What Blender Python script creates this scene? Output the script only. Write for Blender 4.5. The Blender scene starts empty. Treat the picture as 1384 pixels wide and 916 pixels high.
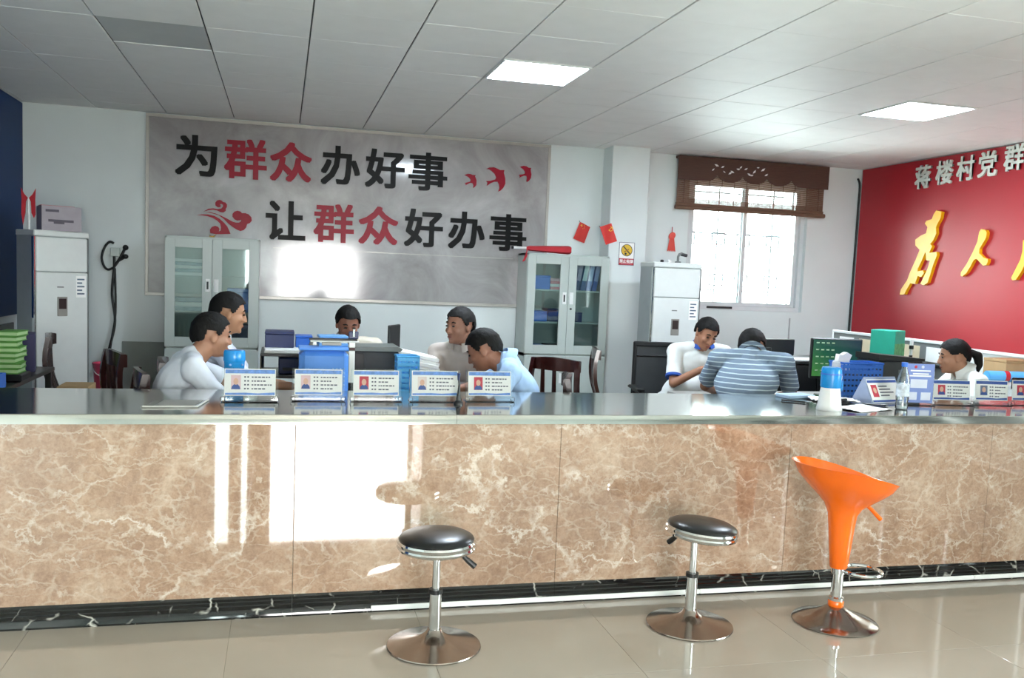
import bpy, bmesh, math, random
from mathutils import Vector, Matrix, Euler
random.seed(7)
R_ = math.radians
SC = bpy.context.scene
COL = SC.collection

# ---------------------------------------------------------------- camera
F_PX, CX, CY = 1213.25, 692.0, 480.0
CAM_H = 1.5546
def cam_axes(yaw, pitch, roll):
    cy, sy = math.cos(yaw), math.sin(yaw); cp, sp = math.cos(pitch), math.sin(pitch); cr, sr = math.cos(roll), math.sin(roll)
    M0 = Matrix(((1, 0, 0), (0, 0, -1), (0, 1, 0)))
    Ry = Matrix(((cy, 0, -sy), (0, 1, 0), (sy, 0, cy)))
    Rp = Matrix(((1, 0, 0), (0, cp, -sp), (0, sp, cp)))
    Rr = Matrix(((cr, -sr, 0), (sr, cr, 0), (0, 0, 1)))
    return Rr @ Rp @ Ry @ M0
A = cam_axes(0.25315, 0.08713, 0.04180)
cam = bpy.data.cameras.new('camera'); camo = bpy.data.objects.new('camera', cam); COL.objects.link(camo)
cam.sensor_fit = 'HORIZONTAL'; cam.sensor_width = 36.0; cam.lens = F_PX / 1384 * 36
cam.shift_x = -(CX - 692) / 1384; cam.shift_y = (CY - 458) / 1384
cam.clip_start = 0.05; cam.clip_end = 200
mw = Matrix.Identity(4)
for i in range(3):
    mw[i][0] = A[0][i]; mw[i][1] = -A[1][i]; mw[i][2] = -A[2][i]
mw[2][3] = CAM_H
camo.matrix_world = mw
SC.camera = camo

# ---------------------------------------------------------------- world, portals, exposure
SKY_STRENGTH = 15.0
LED_STRENGTH = 44.0
w = bpy.data.worlds.new('overcast_sky'); SC.world = w; w.use_nodes = True
bg = w.node_tree.nodes['Background']; bg.inputs[0].default_value = (1.0, 0.99, 0.97, 1); bg.inputs[1].default_value = SKY_STRENGTH
def portal(name, loc, rot, sx, sy):
    l = bpy.data.lights.new(name, 'AREA'); l.shape = 'RECTANGLE'; l.size = sx; l.size_y = sy; l.cycles.is_portal = True
    o = bpy.data.objects.new(name, l); COL.objects.link(o); o.location = loc; o.rotation_euler = rot
# room: X -2.31..6.36, Y -3.9..9.05, Z 0..2.93
XL, XR, YF, YB, ZC = -2.31, 6.36, -3.9, 9.05, 2.93
portal('window_portal', (4.975, 9.31, 2.0), (R_(-90), 0, 0), 1.5, 1.5)
portal('door_portal', (0.45, -4.16, 1.08), (R_(90), 0, 0), 2.7, 2.2)
portal('side_window_portal', (6.62, -0.35, 1.65), (0, R_(90), 0), 1.9, 6.0)
vs = SC.view_settings
vs.view_transform = 'Standard'; vs.look = 'None'; vs.gamma = 1.0; vs.use_curve_mapping = False
vs.exposure = 1.15
SC.cycles.max_bounces = 8; SC.cycles.diffuse_bounces = 5; SC.cycles.glossy_bounces = 5; SC.cycles.transparent_max_bounces = 16
SC.cycles.sample_clamp_indirect = 6.0
SC.cycles.caustics_reflective = False; SC.cycles.caustics_refractive = False

# ---------------------------------------------------------------- materials
def lin(c):
    if isinstance(c, str):
        c = tuple(int(c[i:i + 2], 16) for i in (0, 2, 4))
    out = []
    for v in c[:3]:
        v = v / 255.0
        out.append(v / 12.92 if v <= 0.04045 else ((v + 0.055) / 1.055) ** 2.4)
    return (*out, 1.0)
MATS = {}
def M(name, col, rough=0.5, metal=0.0, var=0.06, scale=12.0, bump=0.0, bscale=60.0, spec=0.5, coat=0.0, stretch=None, emit=None, estr=0.0, ior=None):
    if name in MATS: return MATS[name]
    m = bpy.data.materials.new(name); m.use_nodes = True
    nt = m.node_tree; N = nt.nodes; L = nt.links; b = N['Principled BSDF']
    c = lin(col)
    tc = N.new('ShaderNodeTexCoord'); mp = N.new('ShaderNodeMapping'); L.new(tc.outputs['Object'], mp.inputs[0])
    if stretch: mp.inputs['Scale'].default_value = stretch
    nz = N.new('ShaderNodeTexNoise'); nz.inputs['Scale'].default_value = scale; nz.inputs['Detail'].default_value = 5
    L.new(mp.outputs[0], nz.inputs['Vector'])
    rp = N.new('ShaderNodeValToRGB')
    rp.color_ramp.elements[0].position = 0.3; rp.color_ramp.elements[1].position = 0.7
    rp.color_ramp.elements[0].color = tuple(max(0, v * (1 - var)) for v in c[:3]) + (1,)
    rp.color_ramp.elements[1].color = tuple(min(1, v * (1 + var)) for v in c[:3]) + (1,)
    L.new(nz.outputs['Fac'], rp.inputs[0]); L.new(rp.outputs[0], b.inputs['Base Color'])
    b.inputs['Roughness'].default_value = rough; b.inputs['Metallic'].default_value = metal
    b.inputs['Specular IOR Level'].default_value = spec; b.inputs['Coat Weight'].default_value = coat
    if ior: b.inputs['IOR'].default_value = ior
    if bump:
        n2 = N.new('ShaderNodeTexNoise'); n2.inputs['Scale'].default_value = bscale; n2.inputs['Detail'].default_value = 4
        L.new(mp.outputs[0], n2.inputs['Vector'])
        bp = N.new('ShaderNodeBump'); bp.inputs['Strength'].default_value = bump; bp.inputs['Distance'].default_value = 0.01
        L.new(n2.outputs['Fac'], bp.inputs['Height']); L.new(bp.outputs[0], b.inputs['Normal'])
    if emit:
        b.inputs['Emission Color'].default_value = lin(emit); b.inputs['Emission Strength'].default_value = estr
    MATS[name] = m
    return m
def glass_mat(name, tint=(235, 245, 245), base=0.04, rough=0.02, ior=1.5):
    if name in MATS: return MATS[name]
    m = bpy.data.materials.new(name); m.use_nodes = True; nt = m.node_tree; N = nt.nodes; L = nt.links
    for n in list(N): N.remove(n)
    out = N.new('ShaderNodeOutputMaterial'); mix = N.new('ShaderNodeMixShader'); tr = N.new('ShaderNodeBsdfTransparent'); gl = N.new('ShaderNodeBsdfGlossy')
    fr = N.new('ShaderNodeFresnel'); fr.inputs[0].default_value = ior
    nz = N.new('ShaderNodeTexNoise'); nz.inputs['Scale'].default_value = 3.0
    mr = N.new('ShaderNodeMapRange'); mr.inputs['To Min'].default_value = rough; mr.inputs['To Max'].default_value = rough + 0.03
    L.new(nz.outputs['Fac'], mr.inputs['Value']); L.new(mr.outputs[0], gl.inputs['Roughness'])
    ad = N.new('ShaderNodeMath'); ad.operation = 'ADD'; ad.inputs[1].default_value = base; ad.use_clamp = True
    tr.inputs[0].default_value = lin(tint); gl.inputs[0].default_value = (1, 1, 1, 1)
    L.new(fr.outputs[0], ad.inputs[0]); L.new(ad.outputs[0], mix.inputs[0]); L.new(tr.outputs[0], mix.inputs[1]); L.new(gl.outputs[0], mix.inputs[2])
    L.new(mix.outputs[0], out.inputs[0])
    MATS[name] = m; return m
def tan_marble():
    m = bpy.data.materials.new('tan_emperador_marble'); m.use_nodes = True; nt = m.node_tree; N = nt.nodes; L = nt.links; b = N['Principled BSDF']
    geo = N.new('ShaderNodeNewGeometry')
    def noise(sc, det, rough=0.55, dist=0.0, vec=None):
        n = N.new('ShaderNodeTexNoise'); n.inputs['Scale'].default_value = sc; n.inputs['Detail'].default_value = det
        n.inputs['Roughness'].default_value = rough; n.inputs['Distortion'].default_value = dist
        L.new(vec or geo.outputs['Position'], n.inputs['Vector']); return n
    base = noise(2.6, 9, 0.68, 0.9)
    rp = N.new('ShaderNodeValToRGB'); e = rp.color_ramp.elements
    e[0].position = 0.34; e[0].color = lin('967863'); e[1].position = 0.70; e[1].color = lin('bea793')
    x = rp.color_ramp.elements.new(0.52); x.color = lin('a98b75')
    L.new(base.outputs['Fac'], rp.inputs[0])
    fine = noise(46, 7, 0.75)
    rf = N.new('ShaderNodeValToRGB'); rf.color_ramp.elements[0].position = 0.36; rf.color_ramp.elements[0].color = (0.78, 0.73, 0.69, 1); rf.color_ramp.elements[1].position = 0.60; rf.color_ramp.elements[1].color = (1.05, 1.04, 1.02, 1)
    L.new(fine.outputs['Fac'], rf.inputs[0])
    mu = N.new('ShaderNodeMix'); mu.data_type = 'RGBA'; mu.blend_type = 'MULTIPLY'; mu.inputs[0].default_value = 1.0
    L.new(rp.outputs[0], mu.inputs[6]); L.new(rf.outputs[0], mu.inputs[7])
    wn = noise(2.3, 6, 0.65)
    prev = mu.outputs[2]
    for sc, width, col, seedoff, st, warp in ((1.3, 0.009, 'dbcfc1', 0.0, .8, .42), (2.9, 0.012, 'd4c7b7', 3.7, .6, .38), (6.5, 0.022, 'cebeac', 9.1, .5, .28), (14.0, 0.05, 'c8b6a3', 5.3, .5, .16)):
        mx = N.new('ShaderNodeMix'); mx.data_type = 'VECTOR'; mx.inputs[0].default_value = warp
        L.new(geo.outputs['Position'], mx.inputs[4]); L.new(wn.outputs['Color'], mx.inputs[5])
        mp = N.new('ShaderNodeMapping'); mp.inputs['Location'].default_value = (seedoff, 0, seedoff * 0.7); mp.inputs['Rotation'].default_value = (0, R_(-24 - seedoff), 0); mp.inputs['Scale'].default_value = (0.7, 1, 1.5)
        L.new(mx.outputs[1], mp.inputs[0])
        vo = N.new('ShaderNodeTexVoronoi'); vo.feature = 'DISTANCE_TO_EDGE'; vo.inputs['Scale'].default_value = sc
        L.new(mp.outputs[0], vo.inputs['Vector'])
        mr = N.new('ShaderNodeMapRange'); mr.inputs['From Min'].default_value = 0; mr.inputs['From Max'].default_value = width * 1.6; mr.inputs['To Min'].default_value = 1; mr.inputs['To Max'].default_value = 0
        L.new(vo.outputs['Distance'], mr.inputs['Value'])
        br = noise(4.0 + sc * .6, 4, 0.6); bm = N.new('ShaderNodeMapRange'); bm.inputs['From Min'].default_value = 0.40; bm.inputs['From Max'].default_value = 0.58; bm.inputs['To Max'].default_value = st
        L.new(br.outputs['Fac'], bm.inputs['Value'])
        pr = N.new('ShaderNodeMath'); pr.operation = 'MULTIPLY'; L.new(mr.outputs[0], pr.inputs[0]); L.new(bm.outputs[0], pr.inputs[1])
        m2 = N.new('ShaderNodeMix'); m2.data_type = 'RGBA'; L.new(pr.outputs[0], m2.inputs[0]); L.new(prev, m2.inputs[6]); m2.inputs[7].default_value = lin(col)
        prev = m2.outputs[2]
    L.new(prev, b.inputs['Base Color'])
    b.inputs['Roughness'].default_value = 0.025; b.inputs['IOR'].default_value = 2.1
    MATS['marble'] = m; return m
def black_marble():
    m = bpy.data.materials.new('black_veined_marble'); m.use_nodes = True; nt = m.node_tree; N = nt.nodes; L = nt.links; b = N['Principled BSDF']
    geo = N.new('ShaderNodeNewGeometry'); nz = N.new('ShaderNodeTexNoise'); nz.inputs['Scale'].default_value = 3; nz.inputs['Detail'].default_value = 4
    L.new(geo.outputs['Position'], nz.inputs['Vector'])
    mx = N.new('ShaderNodeMix'); mx.data_type = 'VECTOR'; mx.inputs[0].default_value = 0.2; L.new(geo.outputs['Position'], mx.inputs[4]); L.new(nz.outputs['Color'], mx.inputs[5])
    vo = N.new('ShaderNodeTexVoronoi'); vo.feature = 'DISTANCE_TO_EDGE'; vo.inputs['Scale'].default_value = 9; L.new(mx.outputs[1], vo.inputs['Vector'])
    mr = N.new('ShaderNodeMapRange'); mr.inputs['From Max'].default_value = 0.035; mr.inputs['To Min'].default_value = 1; mr.inputs['To Max'].default_value = 0; L.new(vo.outputs['Distance'], mr.inputs['Value'])
    n2 = N.new('ShaderNodeTexNoise'); n2.inputs['Scale'].default_value = 14; L.new(geo.outputs['Position'], n2.inputs['Vector'])
    m3 = N.new('ShaderNodeMapRange'); m3.inputs['From Min'].default_value = 0.5; m3.inputs['From Max'].default_value = 0.66; L.new(n2.outputs['Fac'], m3.inputs['Value'])
    mu = N.new('ShaderNodeMath'); mu.operation = 'MULTIPLY'; L.new(mr.outputs[0], mu.inputs[0]); L.new(m3.outputs[0], mu.inputs[1])
    mc = N.new('ShaderNodeMix'); mc.data_type = 'RGBA'; L.new(mu.outputs[0], mc.inputs[0]); mc.inputs[6].default_value = lin('0d0e10'); mc.inputs[7].default_value = lin('b5b3aa')
    L.new(mc.outputs[2], b.inputs['Base Color']); b.inputs['Roughness'].default_value = 0.05; b.inputs['IOR'].default_value = 1.6
    MATS['black_marble'] = m; return m
def grid_mat(name, col, line, size, off, width, rough):
    m = bpy.data.materials.new(name); m.use_nodes = True; nt = m.node_tree; N = nt.nodes; L = nt.links; b = N['Principled BSDF']
    geo = N.new('ShaderNodeNewGeometry'); mp = N.new('ShaderNodeMapping'); mp.inputs['Location'].default_value = off
    L.new(geo.outputs['Position'], mp.inputs[0])
    br = N.new('ShaderNodeTexBrick'); br.offset = 0; br.inputs['Scale'].default_value = 1; br.inputs['Brick Width'].default_value = size; br.inputs['Row Height'].default_value = size
    br.inputs['Mortar Size'].default_value = width; br.inputs['Color1'].default_value = lin(col); br.inputs['Color2'].default_value = lin(col); br.inputs['Mortar'].default_value = lin(line)
    L.new(mp.outputs[0], br.inputs['Vector']); L.new(br.outputs['Color'], b.inputs['Base Color']); b.inputs['Roughness'].default_value = rough
    MATS[name] = m; return m
def stripe_mat(name, c1, c2, period, width, rough=0.8, axis='Z', warp=0.01):
    m = bpy.data.materials.new(name); m.use_nodes = True; nt = m.node_tree; N = nt.nodes; L = nt.links; b = N['Principled BSDF']
    tc = N.new('ShaderNodeTexCoord'); sp = N.new('ShaderNodeSeparateXYZ'); L.new(tc.outputs['Object'], sp.inputs[0])
    nz = N.new('ShaderNodeTexNoise'); nz.inputs['Scale'].default_value = 9; L.new(tc.outputs['Object'], nz.inputs['Vector'])
    sc = N.new('ShaderNodeMath'); sc.operation = 'MULTIPLY_ADD'; sc.inputs[1].default_value = warp; L.new(nz.outputs['Fac'], sc.inputs[0]); L.new(sp.outputs[axis], sc.inputs[2])
    md = N.new('ShaderNodeMath'); md.operation = 'MODULO'; md.inputs[1].default_value = period; L.new(sc.outputs[0], md.inputs[0])
    lt = N.new('ShaderNodeMath'); lt.operation = 'LESS_THAN'; lt.inputs[1].default_value = width; L.new(md.outputs[0], lt.inputs[0])
    mx = N.new('ShaderNodeMix'); mx.data_type = 'RGBA'; L.new(lt.outputs[0], mx.inputs[0]); mx.inputs[6].default_value = lin(c1); mx.inputs[7].default_value = lin(c2)
    L.new(mx.outputs[2], b.inputs['Base Color']); b.inputs['Roughness'].default_value = rough
    MATS[name] = m; return m
marble = tan_marble(); blackm = black_marble()
m_wall = M('white_wall_paint', 'dfe7e7', 0.65, var=0.025, scale=2.5, bump=0.03, bscale=90)
m_ceil = M('aluminium_ceiling_tile', 'f0f1ef', 0.58, var=0.02, scale=6, spec=0.32, bump=0.02, bscale=5)
m_ceil_off = M('dim_ceiling_tile', 'b9bdbc', 0.4, var=0.03, scale=6)
m_gap = M('ceiling_grid_shadow_gap', '4a4d4d', 0.7)
m_floor = M('polished_beige_tile', 'aaa196', 0.035, var=0.05, scale=1.6, spec=0.5, ior=1.75)
m_grout = M('floor_grout', '7d766a', 0.8)
m_steel = M('stainless_counter_steel', 'b9b8b2', 0.10, 1.0, var=0.06, scale=3, bump=0.012, bscale=5)
m_chrome = M('chrome', 'd6d6d6', 0.06, 1.0, var=0.03)
m_worn = M('worn_chrome_base', '9d928a', 0.17, 1.0, var=0.18, scale=9, bump=0.02, bscale=20)
m_blackvinyl = M('black_vinyl', '0c0d0d', 0.32, var=0.2, bump=0.02, bscale=120)
m_blackplastic = M('black_plastic', '141516', 0.4, var=0.15)
m_darkgrey = M('dark_grey_plastic', '2c2f31', 0.45, var=0.12)
m_orange = M('orange_gloss_plastic', 'f06a08', 0.22, var=0.04, scale=5, coat=0.3)
m_white = M('white_plastic', 'e9ebea', 0.35, var=0.02)
m_offwhite = M('offwhite_enamel', 'd9dedc', 0.3, var=0.02)
m_cab = M('pale_grey_green_enamel', 'b6c0bc', 0.35, var=0.03, scale=4)
m_cabin = M('cabinet_interior', '8b9695', 0.6, var=0.04)
m_glass = glass_mat('clear_glass'); m_acr = glass_mat('clear_acrylic', (253, 254, 254), 0.0, 0.02, 1.3)
m_wood = M('dark_mahogany', '2c0f0c', 0.25, var=0.25, scale=10, stretch=(1, 1, 0.2), coat=0.3)
m_blue = M('blue_plastic', '2f6fd0', 0.35, var=0.06)
m_navy = M('navy_plastic', '1c2a58', 0.4, var=0.1)
m_sky = M('cyan_blue_plastic', '1e8ed8', 0.25, var=0.05)
m_red = M('red_cloth', 'b8202e', 0.7, var=0.1, bump=0.05, bscale=150)
m_flag = M('red_flag_cloth', 'd83a34', 0.65, var=0.06)
m_signred = M('red_sign_acrylic', '98142c', 0.35, spec=0.2, var=0.05)
m_signblack = M('black_sign_acrylic', '060607', 0.4, spec=0.15, var=0.1)
m_board = M('red_backdrop_board', 'aa202c', 0.42, spec=0.35, var=0.06, scale=1.2)
m_bluewall = M('blue_backdrop_board', '10305f', 0.5, spec=0.15, var=0.08, scale=1.5)
m_yellow = M('yellow_foam_letter', 'f2b90e', 0.35, var=0.05)
m_letter = M('white_foam_letter', 'd5d9d0', 0.4, var=0.03)
m_paper = M('white_paper', 'f7f7f5', 0.7, var=0.02)
m_carton = M('brown_cardboard', 'a88a62', 0.8, var=0.08, scale=8)
m_green = M('green_paper_cover', '5f9a45', 0.6, var=0.1)
m_teal = M('teal_green_carton', '1f9f86', 0.5, var=0.06)
m_pink = M('pink_plastic', 'd8476b', 0.35, var=0.05)
m_bamboo = M('woven_bamboo', '6d5140', 0.75, var=0.25, scale=30, stretch=(0.3, 1, 6), bump=0.1, bscale=80)
m_valance = M('brown_valance', '553c33', 0.8, var=0.12, scale=40, stretch=(0.3, 1, 4))
m_frame = M('window_frame_white', 'd4d8da', 0.4, var=0.02)
m_iron = M('grille_iron', '55595c', 0.5, 0.6)
m_rubber = M('black_cable_rubber', '121313', 0.5)
m_deskgrey = M('grey_laminate', '8f8f8a', 0.35, var=0.05)
m_deskdark = M('dark_laminate', '2a2826', 0.35, var=0.1)
m_tan = M('tan_laminate', 'b09a7c', 0.4, var=0.08, stretch=(0.2, 1, 1))
m_grey = M('grey_fabric', '777b7a', 0.8, var=0.06)
m_concrete = M('pale_concrete', 'b9b6ae', 0.8, var=0.06, scale=2)

# ---------------------------------------------------------------- mesh builder
class MB:
    def __init__(s): s.v = []; s.f = []; s.T = None
    def add(s, vs, fs):
        o = len(s.v)
        s.v += [tuple(s.T @ Vector(v)) if s.T else tuple(v) for v in vs]
        s.f += [tuple(i + o for i in f) for f in fs]; return s
    def box(s, x0, y0, z0, x1, y1, z1, b=0.0):
        if x0 > x1: x0, x1 = x1, x0
        if y0 > y1: y0, y1 = y1, y0
        if z0 > z1: z0, z1 = z1, z0
        b = min(b, (x1 - x0) * .45, (y1 - y0) * .45, (z1 - z0) * .45)
        if b <= 0:
            return s.add([(x0, y0, z0), (x1, y0, z0), (x1, y1, z0), (x0, y1, z0), (x0, y0, z1), (x1, y0, z1), (x1, y1, z1), (x0, y1, z1)],
                         [(0, 3, 2, 1), (4, 5, 6, 7), (0, 1, 5, 4), (1, 2, 6, 5), (2, 3, 7, 6), (3, 0, 4, 7)])
        V = []; idx = {}
        X = (x0, x1); Y = (y0, y1); Z = (z0, z1)
        for i in (0, 1):
            for j in (0, 1):
                for k in (0, 1):
                    si, sj, sk = (1 - 2 * i), (1 - 2 * j), (1 - 2 * k)
                    for a in range(3):
                        p = [X[i] + si * b, Y[j] + sj * b, Z[k] + sk * b]
                        p[a] = (X[i], Y[j], Z[k])[a]
                        idx[(i, j, k, a)] = len(V); V.append(tuple(p))
        Fs = []
        for i in (0, 1):
            q = [idx[(i, j, k, 0)] for j, k in ((0, 0), (1, 0), (1, 1), (0, 1))]; Fs.append(q if i else q[::-1])
            q = [idx[(j, i, k, 1)] for j, k in ((0, 0), (1, 0), (1, 1), (0, 1))]; Fs.append(q[::-1] if i else q)
            q = [idx[(j, k, i, 2)] for j, k in ((0, 0), (1, 0), (1, 1), (0, 1))]; Fs.append(q if i else q[::-1])
        for i in (0, 1):
            for j in (0, 1):
                q = [idx[(i, j, 0, 0)], idx[(i, j, 0, 1)], idx[(i, j, 1, 1)], idx[(i, j, 1, 0)]]; Fs.append(q if (i + j) % 2 == 0 else q[::-1])
                q = [idx[(i, 0, j, 0)], idx[(i, 0, j, 2)], idx[(i, 1, j, 2)], idx[(i, 1, j, 0)]]; Fs.append(q[::-1] if (i + j) % 2 == 0 else q)
                q = [idx[(0, i, j, 1)], idx[(0, i, j, 2)], idx[(1, i, j, 2)], idx[(1, i, j, 1)]]; Fs.append(q if (i + j) % 2 == 0 else q[::-1])
                for k in (0, 1):
                    t = [idx[(i, j, k, 0)], idx[(i, j, k, 1)], idx[(i, j, k, 2)]]; Fs.append(t)
        return s.add(V, Fs)
    def lathe(s, prof, n=28, c=(0, 0, 0), mod=None):
        V = []; Fs = []; m = len(prof)
        for i in range(n):
            a = 2 * math.pi * i / n
            for (r, z) in prof:
                p = (c[0] + r * math.cos(a), c[1] + r * math.sin(a), c[2] + z)
                V.append(mod(p, a) if mod else p)
        for i in range(n):
            j = (i + 1) % n
            for k in range(m - 1):
                Fs.append((i * m + k, j * m + k, j * m + k + 1, i * m + k + 1))
        if prof[0][0] > 1e-5: Fs.append(tuple(i * m for i in range(n))[::-1])
        if prof[-1][0] > 1e-5: Fs.append(tuple(i * m + m - 1 for i in range(n)))
        return s.add(V, Fs)
    def tube(s, pts, r, n=10, closed=False, caps=True):
        pts = [Vector(p) for p in pts]; m = len(pts)
        rs = r if isinstance(r, (list, tuple)) else [r] * m
        V = []; Fs = []; up = None
        for i, p in enumerate(pts):
            if closed: t = pts[(i + 1) % m] - pts[i - 1]
            else: t = pts[min(i + 1, m - 1)] - pts[max(i - 1, 0)]
            t.normalize()
            if up is None:
                up = Vector((0, 0, 1)) if abs(t.z) < 0.9 else Vector((1, 0, 0))
            sd = t.cross(up); 
            if sd.length < 1e-6: sd = t.orthogonal()
            sd.normalize(); up = sd.cross(t).normalized()
            for k in range(n):
                a = 2 * math.pi * k / n
                V.append(tuple(p + (sd * math.cos(a) + up * math.sin(a)) * rs[i]))
        for i in range(m if closed else m - 1):
            j = (i + 1) % m
            for k in range(n):
                l = (k + 1) % n
                Fs.append((i * n + k, i * n + l, j * n + l, j * n + k))
        if caps and not closed:
            Fs.append(tuple(range(n))[::-1]); Fs.append(tuple((m - 1) * n + k for k in range(n)))
        return s.add(V, Fs)
    def ell(s, c, r, nu=16, nv=10, rot=None):
        V = [(0, 0, r[2])]; Fs = []
        for j in range(1, nv):
            t = math.pi * j / nv
            for i in range(nu):
                a = 2 * math.pi * i / nu
                V.append((r[0] * math.sin(t) * math.cos(a), r[1] * math.sin(t) * math.sin(a), r[2] * math.cos(t)))
        V.append((0, 0, -r[2])); last = len(V) - 1
        for i in range(nu): Fs.append((0, 1 + i, 1 + (i + 1) % nu))
        for j in range(nv - 2):
            for i in range(nu):
                a = 1 + j * nu + i; b = 1 + j * nu + (i + 1) % nu
                Fs.append((a, a + nu, b + nu, b))
        for i in range(nu): Fs.append((last, 1 + (nv - 2) * nu + (i + 1) % nu, 1 + (nv - 2) * nu + i))
        c = Vector(c)
        V = [tuple(((rot @ Vector(v)) if rot else Vector(v)) + c) for v in V]
        return s.add(V, Fs)
    def prism(s, poly, fn):                      # fn(u, v, side) -> 3-D point, side 0 front / 1 back
        n = len(poly)
        V = [fn(u, v, 0) for u, v in poly] + [fn(u, v, 1) for u, v in poly]
        return s.add(V, [tuple(range(n)), tuple(range(n, 2 * n))[::-1]] + [(i, i + n, (i + 1) % n + n, (i + 1) % n) for i in range(n)])
    def build(s, name, mat, parent=None, loc=None, rot=None, smooth=35, fix=True):
        me = bpy.data.meshes.new(name); me.from_pydata(s.v, [], s.f)
        if fix:
            bm = bmesh.new(); bm.from_mesh(me); bmesh.ops.recalc_face_normals(bm, faces=bm.faces); bm.to_mesh(me); bm.free()
        me.materials.append(mat)
        if smooth:
            me.polygons.foreach_set('use_smooth', [True] * len(me.polygons)); me.set_sharp_from_angle(angle=R_(smooth))
        return put(name, me, parent, loc, rot)
def put(name, me, parent=None, loc=None, rot=None):
    o = bpy.data.objects.new(name, me); COL.objects.link(o)
    if parent: o.parent = parent
    if loc: o.location = loc
    if rot: o.rotation_euler = rot
    return o
def tag(o, label=None, cat=None, group=None, kind=None):
    if label: o['label'] = label
    if cat: o['category'] = cat
    if group: o['group'] = group
    if kind: o['kind'] = kind
    return o
def thing(name, label, cat, loc=(0, 0, 0), rz=0.0, group=None):
    o = bpy.data.objects.new(name, None); COL.objects.link(o); o.empty_display_size = 0.1
    o.location = loc; o.rotation_euler = (0, 0, rz); return tag(o, label, cat, group)
def struct(name, mb, mat, parent=None, smooth=0):
    o = mb.build(name, mat, parent, smooth=smooth); o['kind'] = 'structure'; return o
def copy_tree(o, parent=None):
    c = o.copy(); COL.objects.link(c); c.parent = parent
    for ch in list(o.children): copy_tree(ch, c)
    return c
def text_mesh(body, size, bold=0.0, extrude=0.002):
    cu = bpy.data.curves.new('lettering', 'FONT'); cu.body = body; cu.size = size; cu.extrude = extrude; cu.resolution_u = 3
    cu.align_x = 'CENTER'; o = bpy.data.objects.new('lettering', cu); COL.objects.link(o)
    bpy.context.view_layer.update()
    me = bpy.data.meshes.new_from_object(o.evaluated_get(bpy.context.evaluated_depsgraph_get()))
    bpy.data.objects.remove(o); bpy.data.curves.remove(cu)
    xs = [v.co.x for v in me.vertices]; ys = [v.co.y for v in me.vertices]
    cx, cy = (min(xs) + max(xs)) / 2, (min(ys) + max(ys)) / 2
    for v in me.vertices: v.co.x -= cx; v.co.y -= cy
    if bold:                                   # heavier strokes: shifted copies of the glyph in one mesh
        V = []; Fs = []; vs_ = [v.co.copy() for v in me.vertices]; fs_ = [tuple(q.vertices) for q in me.polygons]
        for k in range(9):
            dx, dy = (0, 0) if k == 8 else (bold * round(math.cos(k * math.pi / 4)), bold * .8 * round(math.sin(k * math.pi / 4)))
            o0 = len(V); V += [(c.x + dx, c.y + dy, c.z + (k - 8) * .00004) for c in vs_]; Fs += [tuple(i + o0 for i in f) for f in fs_]
        m2 = bpy.data.meshes.new('lettering'); m2.from_pydata(V, [], Fs); bpy.data.meshes.remove(me); me = m2
    return me
def textobj(name, body, size, mat, parent, loc, rot, bold=0.0, extrude=0.002, sx=1.0, sy=1.0):
    me = text_mesh(body, size, bold, extrude); me.materials.clear(); me.materials.append(mat)
    o = put(name, me, parent, loc, rot); o.scale = (sx, sy, 1); return o
FRONT = (R_(90), 0, 0)     # text facing -Y
FACE_L = (R_(90), 0, R_(-90))   # text facing -X
# ================================================================ the room
WT = 0.24
mb = MB()
mb.box(XL - WT, YB, 0, 4.25, YB + WT, 3.1); mb.box(5.70, YB, 0, XR + WT, YB + WT, 3.1)
mb.box(4.25, YB, 0, 5.70, YB + WT, 1.285); mb.box(4.25, YB, 2.72, 5.70, YB + WT, 3.1)
struct('wall_back', mb, m_wall)
struct('wall_column', MB().box(3.245, 8.77, 0, 3.655, YB, ZC + 0.02, 0.006), m_wall)
struct('wall_left', MB().box(XL - WT, YF - WT, 0, XL, YB, 3.1), m_wall)
mb = MB()
mb.box(XR, 2.6, 0, XR + WT, YB, 3.1); mb.box(XR, YF - WT, 0, XR + WT, -3.3, 3.1)
mb.box(XR, -3.3, 0, XR + WT, 2.6, .72); mb.box(XR, -3.3, 2.6, XR + WT, 2.6, 3.1)
struct('wall_right', mb, m_wall)
mb = MB()
mb.box(XL, YF - WT, 0, -0.85, YF, 3.1); mb.box(1.75, YF - WT, 0, XR, YF, 3.1)
mb.box(-0.85, YF - WT, 2.15, 1.75, YF, 3.1);
struct('wall_front', mb, m_wall)
# windows behind the viewer and the entrance door
def glazing(name, axis, a0, a1, z0, z1, at, nm):
    t = thing(name, None, None); del_keys(t)
    t['kind'] = 'structure'
    def bx(mb, u0, u1, w0, w1, d0, d1):
        if axis == 'X': mb.box(u0, at + d0, w0, u1, at + d1, w1, 0.004)
        else: mb.box(at + d0, u0, w0, at + d1, u1, w1, 0.004)
    mb = MB(); f = 0.05
    bx(mb, a0, a1, z0, z0 + f, 0, .07); bx(mb, a0, a1, z1 - f, z1, 0, .07); bx(mb, a0, a0 + f, z0 + f, z1 - f, 0, .07); bx(mb, a1 - f, a1, z0 + f, z1 - f, 0, .07)
    mb.build('window_frame', m_frame, t)
    for i in range(1, nm):
        u = a0 + (a1 - a0) * i / nm
        mb = MB(); bx(mb, u - .025, u + .025, z0 + f, z1 - f, .005, .065); mb.build('mullion', m_frame, t)
    for i in range(nm):
        u0 = a0 + (a1 - a0) * i / nm + .03; u1 = a0 + (a1 - a0) * (i + 1) / nm - .03
        mb = MB(); bx(mb, u0, u1, z0 + f, z1 - f, .03, .036); mb.build('pane', m_glass, t, smooth=0)
    return t
def del_keys(o):
    for k in ('label', 'category', 'group'):
        if k in o: del o[k]
glazing('window_2', 'Y', -3.3, 2.6, .72, 2.6, XR + 0.08, 6)
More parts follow.
